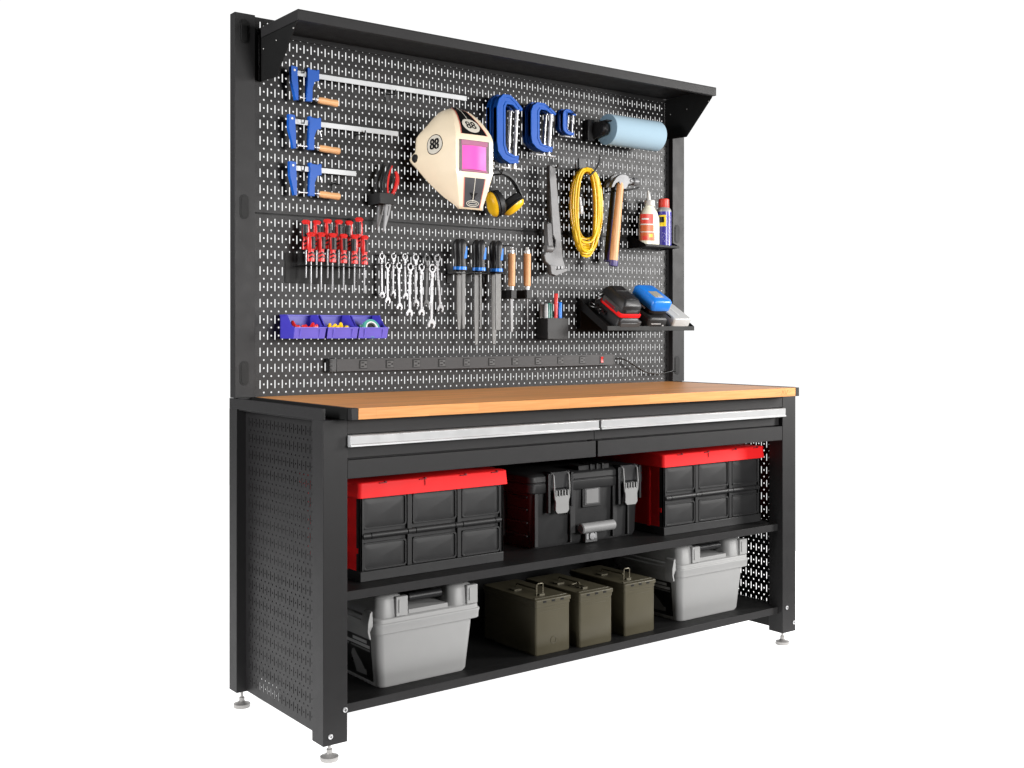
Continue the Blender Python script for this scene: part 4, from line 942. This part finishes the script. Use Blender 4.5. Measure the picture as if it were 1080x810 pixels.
# ================================================================ CHARGER TRAY (sloping)
t = thing('peg_shelf', 'long sloping black tray carrying the battery chargers', 'shelf', (60, -3.5, 0))
tx0, tx1 = 51.4, 69.35
m = MB(); m.prism([(-.1, 4.0), (-.1, 4.12), (-6.9, .12), (-6.9, 0), (-6.8, 0)], 'x', tx0, tx1)
m.box(tx0, tx1, -7.05, -6.9, 0, .68); m.box(tx0, tx1, -.12, -.02, -.2, 4.6)
for x in (tx0-.1, tx1):
    m.prism([(-.02, 5.0), (-.4, 5.0), (-7.05, .65), (-7.05, 0), (-6.2, 0), (-1.0, 3.1), (-1.0, .4), (-.02, .2)], 'x', x, x+.1)
m.build('tray', BLK, t, .02)
SL = math.atan2(4.0, 6.8)
def slope(x_off, s0, n0):
    """local (x, s up the slope from the lip, n off the slope) -> bench inches"""
    cs, sn = math.cos(SL), math.sin(SL)
    def T(p): 
        s_, n_ = p[1]+s0, p[2]+n0
        return (p[0]+x_off, -6.85+s_*cs-n_*sn, .14+s_*sn+n_*cs)
    return T
def sbase(label, name, cat, xo, grp=None): return thing(name, label, cat, (xo, -5, 1.5), grp)
# charger 1 with black/red battery
t = sbase('black battery charger on the left of the sloping tray', 'battery_charger', 'charger', 54.5, 'chargers on the sloping tray')
m = MB(); m.T = slope(53.3, .05, .0)
m.loft([[(q[0], q[1], z) for q in rr(0+e, 4.4-e, 0+e, 6.6-e, .5)] for z, e in ((0, 0), (1.3, .05), (1.7, .35))])
m.build('base', BPL, t, .06)
m = MB(); m.T = slope(53.3, .05, .0); m.box(.5, 3.9, -.06, .2, .35, 1.1); m.box(3.6, 4.45, -.05, 1.2, .4, 1.35); m.build('front_plate', MPL, t, .12)
t = sbase('black and red tool battery seated on the left charger', 'tool_battery', 'battery', 55.5)
m = MB(); m.T = slope(53.35, .5, 1.7)
m.loft([[(q[0], q[1], z) for q in rr(.05+e, 4.25-e, -.15+e, 5.2-e, .4, 2)] for z, e in ((0.0, .1), (.12, 0), (.62, 0), (.68, .12))])
m.build('red_band', RED, t, .04)
m = MB(); m.T = slope(53.35, .5, 1.7); m.box(-.02, .3, .8, 4.6, .45, 1.3); m.k = 1; m.box(-.06, .02, 1.5, 4.0, .55, .95); m.build('side_clip', [MPL, DKR], t, .1)
m = MB(); m.T = slope(53.35, .5, 1.7)
m.loft([[(q[0], q[1]+sh_, z) for q in rr(.25+e, 4.0-e, 0+e, 5.6-e*1.6, .3, 2)] for z, e, sh_ in ((.5, .0, 0), (1.9, .03, .1), (2.6, .45, .3), (2.65, .5, .35))])
m.box(.7, 3.5, -.08, .4, .75, 1.35); m.box(1.0, 3.2, 3.4, 4.8, 2.6, 2.76); m.box(1.3, 2.9, .9, 2.2, 2.6, 2.7)
for i in range(4): m.box(3.95, 4.08, 1.2+i*.9, 1.8+i*.9, .8, 1.4)
m.build('housing', BPL, t, .06)
m = MB(); m.T = slope(53.35, .5, 1.7); m.box(.95, 3.25, -.12, -.06, .85, 1.22); m.build('name_plate', MPL, t, .03)
# charger 2 with blue battery
t = sbase('black battery charger under the blue battery', 'battery_charger', 'charger', 60.5, 'chargers on the sloping tray')
m = MB(); m.T = slope(59.3, .05, 0)
m.loft([[(q[0], q[1], z) for q in rr(0+e, 4.0-e, 0+e, 5.6-e, .4)] for z, e in ((0, 0), (1.6, .05), (1.9, .3))]); m.build('base', DPL, t, .05)
m = MB(); m.T = slope(59.3, .05, 0); m.box(.6, 2.6, -.04, .1, .9, 1.05); m.box(3.0, 3.3, -.04, .1, .6, .8); m.build('front_mark', LWHT, t)
t = sbase('bright blue battery with grey screen on the middle charger', 'tool_battery', 'battery', 60.9)
m = MB(); m.T = slope(59.6, .7, 2.0)
m.loft([[(q[0], q[1], z) for q in rr(0+e, 3.9-e, 0+e, 5.4-e, .55, 3)] for z, e in ((.75, .08), (.9, 0), (2.2, 0), (2.5, .2), (2.57, .4))]); m.build('cover', BLUEP, t, .05)
m = MB(); m.T = slope(59.6, .7, 2.0); m.loft([[(q[0], q[1], z) for q in rr(.1+e, 3.8-e, .1+e, 5.3-e, .8)] for z, e in ((0, .2), (.3, 0), (.88, 0))]); m.build('housing', BPL, t, .05)
m = MB(); m.T = slope(59.6, .7, 2.0); m.box(.9, 2.7, 1.1, 3.0, 2.55, 2.63); m.k = 1; m.box(1.6, 2.5, 1.3, 1.6, 2.62, 2.65); m.box(-.02, .1, 1.5, 3.8, .4, .6); m.build('screen', [SCREEN, LWHT], t, .03)
# power brick
t = sbase('light grey rectangular charger at the right end of the sloping tray', 'battery_charger', 'charger', 66.5, 'chargers on the sloping tray')
m = MB(); m.T = slope(64.6, .1, 0); m.loft([[(q[0], q[1], z) for q in rr(0+e, 3.7-e, 0+e, 6.6-e, .35)] for z, e in ((0, .05), (.1, 0), (1.7, 0), (1.85, .12))]); m.build('housing', mat('light_grey_case', (.50, .50, .49), .4, 0, .5), t, .04)
m = MB(); m.T = slope(64.6, .1, 0); m.box(-.03, .05, .9, 5.9, 1.5, 1.66); m.box(.5, 3.4, 5.6, 5.9, 1.84, 1.9); m.build('vent_slot', BLK, t)
m = MB(); m.T = slope(64.6, .1, 0); m.box(1.6, 2.0, 1.2, 4.6, 1.84, 1.88); m.build('raised_rib', mat('pale_rib', (.62, .62, .6), .4), t, .02)
# charger cables bundled behind the left charger
t = thing('charger_cable', 'tangled black charger cable lying on the left of the sloping tray', 'cable', (53, -2.5, 4.2))
m = MB(); rnd = random.Random(5); P = []
for i in range(60):
    a = i*.75; P.append(slope(52.6, 4.4, .5)((.3+.8*math.sin(a)+.5*math.sin(a*.31), 1.0*math.cos(a*.9)+.6*math.sin(a*.23), .3+.5*abs(math.sin(a*1.3)))))
m.tube(smooth(P, 2), .11, 6); 
P = [slope(53.5, 4.9, 1.0)((.2+1.3*math.cos(a/10*math.pi), .6, 1.0+1.1*math.sin(a/10*math.pi))) for a in range(11)]
m.tube(P, .14, 8); P = [slope(53.2, 4.6, .8)((.2+1.1*math.cos(a/10*math.pi), .6, .9+.9*math.sin(a/10*math.pi))) for a in range(11)]; m.tube(P, .12, 8)
m.build('coil', WIRE, t)

# ================================================================ PEN CUP
a = at(577.6, 335.4, -2.7); b = at(599.2, 357.5, -2.7)
m = MB(); x0, x1, z0, z1 = a[0], b[0], b[2], a[2]
m.box(x0, x1, -2.75, -2.65, z0, z1); m.box(x0, x0+.1, -2.65, -.02, z0, z1); m.box(x1-.1, x1, -2.65, -.02, z0, z1); m.box(x0, x1, -.12, -.02, z0, z1); m.box(x0, x1, -2.65, -.12, z0, z0+.1)
tag(m.build('pen_cup', DPL, bevel=.03), 'square black cup full of marker pens on the pegboard', 'cup')
def pen(x, y, ztop, col, label, lean=0, capcol=None):
    t = thing('marker_pen', label, 'marker pen', (x, y, z0+.1), 'marker pens in the black cup')
    m = MB(); L = ztop-(z0+.1); m.lathe((x, y, z0+.1), (lean, 0, 1), [(0, .22), (L-2.2, .27)], 14); m.build('barrel', WHITEP if capcol is None else capcol, t)
    m = MB(); m.lathe((x+lean*(L-2.2), y, z0+.1+L-2.2), (lean, 0, 1), [(0, .3), (2.1, .3), (2.2, .24)], 14); m.build('cap', col, t)
zz = at(585, 319, -1.5)[2]
GRYC = mat('grey_marker', (.35, .35, .36), .4)
pen(x0+.35, -.9, zz, GRYC, 'grey marker pen at the left of the cup'); pen(x0+.35, -1.9, zz-.2, GRYC, 'grey and white marker pen, nearest the left front corner of the cup')
pen(x0+1.0, -1.6, zz-.1, GREEN, 'dark green marker pen, left of the other green one'); pen(x0+1.5, -1.5, zz-.1, GREEN, 'dark green marker pen, next to the red one')
pen(x0+2.2, -1.9, zz+1.3, RED2, 'tall red marker pen sticking out above the rest', 0, RED2)
pen(x0+2.15, -.7, zz, mat('white_marker', (.7, .7, .68), .4), 'white marker pen between the red and the blue ones')
pen(x0+2.9, -2.0, zz-.0, BLUEP, 'blue marker pen, left one of two', 0, BLUEP); pen(x0+3.0, -1.1, zz+.15, BLUEP, 'blue marker pen, right one of two', 0, BLUEP)

# ================================================================ PARTS BINS
def pbin(x0, label):
    t = thing('parts_bin', label, 'parts bin', (x0+2.1, -2.2, -1.0), 'purple bins on the pegboard')
    x1 = x0+4.25; zb, zt, zf = -1.0, 1.95, .35; yf = -4.3; w_ = .09
    m = MB()
    m.box(x0+.2, x1-.2, yf+.35, -.1, zb, zb+w_)
    for s in (0, 1):
        xa = x0 if s == 0 else x1-w_
        m.prism([(-.1, zb), (-.1, zt), (-2.1, zt), (-3.3, zf+.3), (yf+.05, zf), (yf+.4, zb)], 'x', xa, xa+w_)
    m.box(x0, x1, -.2, -.1, zb, zt); m.box(x0-.04, x1+.04, -.3, -.02, zt-.12, zt+.05)
    m.box(x0-.05, x0+.12, -2.15, -.1, zt-.1, zt+.04); m.box(x1-.12, x1+.05, -2.15, -.1, zt-.1, zt+.04)
    m.build('body', PURP, t, .03)
    m = MB(); m.prism([(yf+.4, zb), (yf+.5, zb), (yf+.1, zf), (yf, zf)], 'x', x0, x1); m.box(x0-.03, x1+.03, yf-.1, yf+.08, zf-.06, zf+.06)
    m.prism([(yf+.3, zb+.15), (yf+.4, zb+.15), (yf+.0, zf-.15), (yf-.1, zf-.15)], 'x', x0+.75, x0+.85); m.prism([(yf+.3, zb+.15), (yf+.4, zb+.15), (yf+.0, zf-.15), (yf-.1, zf-.15)], 'x', x1-.85, x1-.75)
    m.build('front_lip', PURPL, t, .03)
    return t
bxs = (2.6, 7.15, 11.6)
b1 = pbin(bxs[0], 'purple parts bin holding red pieces'); dup(b1, bxs[1]-bxs[0], 0, 0, 'purple parts bin holding yellow pieces'); dup(b1, bxs[2]-bxs[0], 0, 0, 'purple parts bin holding a green tape roll')
def heap(x0, mt, name, label, n, cat, grp, seed, sc=1.):
    rnd = random.Random(seed)
    for i in range(n):
        m = MB(); x = x0+.95+(i % 4)*.72*sc+rnd.uniform(-.1, .1); y = -3.4+(i//4)*.7; z = -.35+rnd.uniform(0, .35)+.25*(i//4)
        d = (rnd.uniform(-.6, .6), rnd.uniform(-.6, .3), rnd.uniform(.3, 1))
        m.lathe((x, y, z), d, [(0, .34), (.1, .38), (.35, .3), (.75, .2), (.85, .1)], 8)
        tag(m.build(name, mt), label+', '+('front' if i < 4 else 'middle' if i < 8 else 'back')+' row, '+['first', 'second', 'third', 'fourth'][i % 4]+' from left', cat, grp)
heap(bxs[0], RED2, 'wire_connector', 'small red plastic piece in the left purple bin', 9, 'connector', 'red pieces in the left bin', 2)
heap(bxs[1], YEL, 'wire_connector', 'small yellow plastic piece in the middle purple bin', 8, 'connector', 'yellow pieces in the middle bin', 4, .8)
t = thing('tape_roll', 'green and white tape roll in the right purple bin', 'tape roll', (bxs[2]+2.1, -2.9, -.6))
m = MB(); c_ = (bxs[2]+2.2, -3.0, .1)
def annulus(m, c, d, r0, r1, h, n=28):
    c = Vector(c); d = Vector(d).normalized(); u = d.orthogonal().normalized(); v = d.cross(u)
    R = lambda r, t: [c+d*t+(u*math.cos(2*math.pi*i/n)+v*math.sin(2*math.pi*i/n))*r for i in range(n)]
    m.loft([R(r0, 0), R(r1, 0), R(r1, h), R(r0, h), R(r0, 0)], caps=False)
dd = (.1, -1, .35)
annulus(m, c_, dd, .95, 1.25, .6); m.build('tape', mat('sea_green_tape', (.05, .3, .24), .4), t)
m = MB(); annulus(m, c_, dd, .78, .94, .62); m.build('core', WHITEP, t)
m = MB(); m.lathe(c_, dd, [(0, .76), (.3, .74), (.34, .2)], 16); m.build('hub', BPL, t)
m = MB(); m.lathe((bxs[2]+.95, -3.0, -.5), (.1, 0, 1), [(0, .4), (1.2, .42), (1.25, .2)], 14); tag(m.build('tape_spool', GREEN), 'dark green spool beside the tape roll in the right bin', 'spool')
m = MB(); m.lathe((bxs[1]+3.3, -2.6, -.5), (.2, 0, 1), [(0, .45), (1.1, .42), (1.2, .3)], 10); tag(m.build('metal_fitting', CAST), 'grey metal fitting beside the yellow pieces in the middle bin', 'fitting')

# ================================================================ POWER STRIP
t = thing('power_strip', 'long black power strip with ten outlets and a red switch', 'power strip', (34, -.8, -5.3))
px0, px1, pz0, pz1 = 9.98, 57.8, -5.28, -3.62
m = MB(); m.box(px0, px1, -1.26, -.02, pz0, pz1); m.build('body', mat('strip_housing', (.03, .029, .03), .45, 0, .3, .3, 900), t, .03)
m = MB(); m.box(px0-1.0, px0, -1.25, -.02, pz0-.05, pz1+.05); m.k = 0
for i in range(3): m.box(px0-1.05, px0-.6, -1.3, -.3, pz0+.1+i*.55, pz0+.35+i*.55)
m.build('end_cap', BPL, t, .08)
m = MB(); m.box(px1, px1+.25, -1.25, -.02, pz0, pz1); m.build('end_cap', BPL, t, .05)
for i, u in enumerate((383, 411, 439, 466, 492, 518.5, 543, 567.5, 591, 614)):
    x, z = xz(u, 385-i*.33-.5, -1.26); z = (pz0+pz1)/2+.03
    m = MB(); m.box(x-.62, x+.62, -1.29, -1.2, z-.55, z+.55); oo = m.build('outlet', BLK, t, .02)  # black margin left of and above the socket face doubles as painted shadow
    m = MB(); m.k = 0; m.box(x-.40, x+.55, -1.31, -1.28, z-.46, z+.42); m.k = 1; m.box(x-.28, x+.12, -1.33, -1.3, z+.14, z+.3); m.box(x-.28, x+.12, -1.33, -1.3, z-.32, z-.16); m.lathe((x+.35, -1.3, z), (0, -1, 0), [(0, .13), (.03, .13)], 10)
    m.build('socket_face', [MPL, BLK], oo)
x = at(634.8, 380, -1.3)[0]; z = (pz0+pz1)/2
m = MB(); m.box(x-.45, x+.45, -1.3, -1.2, z-.62, z+.62); sw_ = m.build('switch_frame', BPL, t, .03)
m = MB(); m.prism([(-1.3, z-.45), (-1.42, z-.4), (-1.33, z+.1), (-1.44, z+.45), (-1.3, z+.48)], 'x', x-.22, x+.22); m.build('switch_rocker', RED2, sw_, .02)
m = MB(); P = smooth([at(649, 378.5, -.8), at(655, 378.2, -.9), at(661, 380, -1.0), at(670, 386, -1.0), at(679, 391.8, -1.0), at(690, 394.2, -1.0), at(700, 393.8, -1.0), at(708, 391.5, -1.1), at(713, 391, -.9), at(714, 390.5, .2)])
m.tube(P, .14, 8); m.build('power_cord', WIRE, t)

# ---------------------------------------------------------------- tidy helper properties
for o in ORG:
    if '_o' in o: del o['_o']
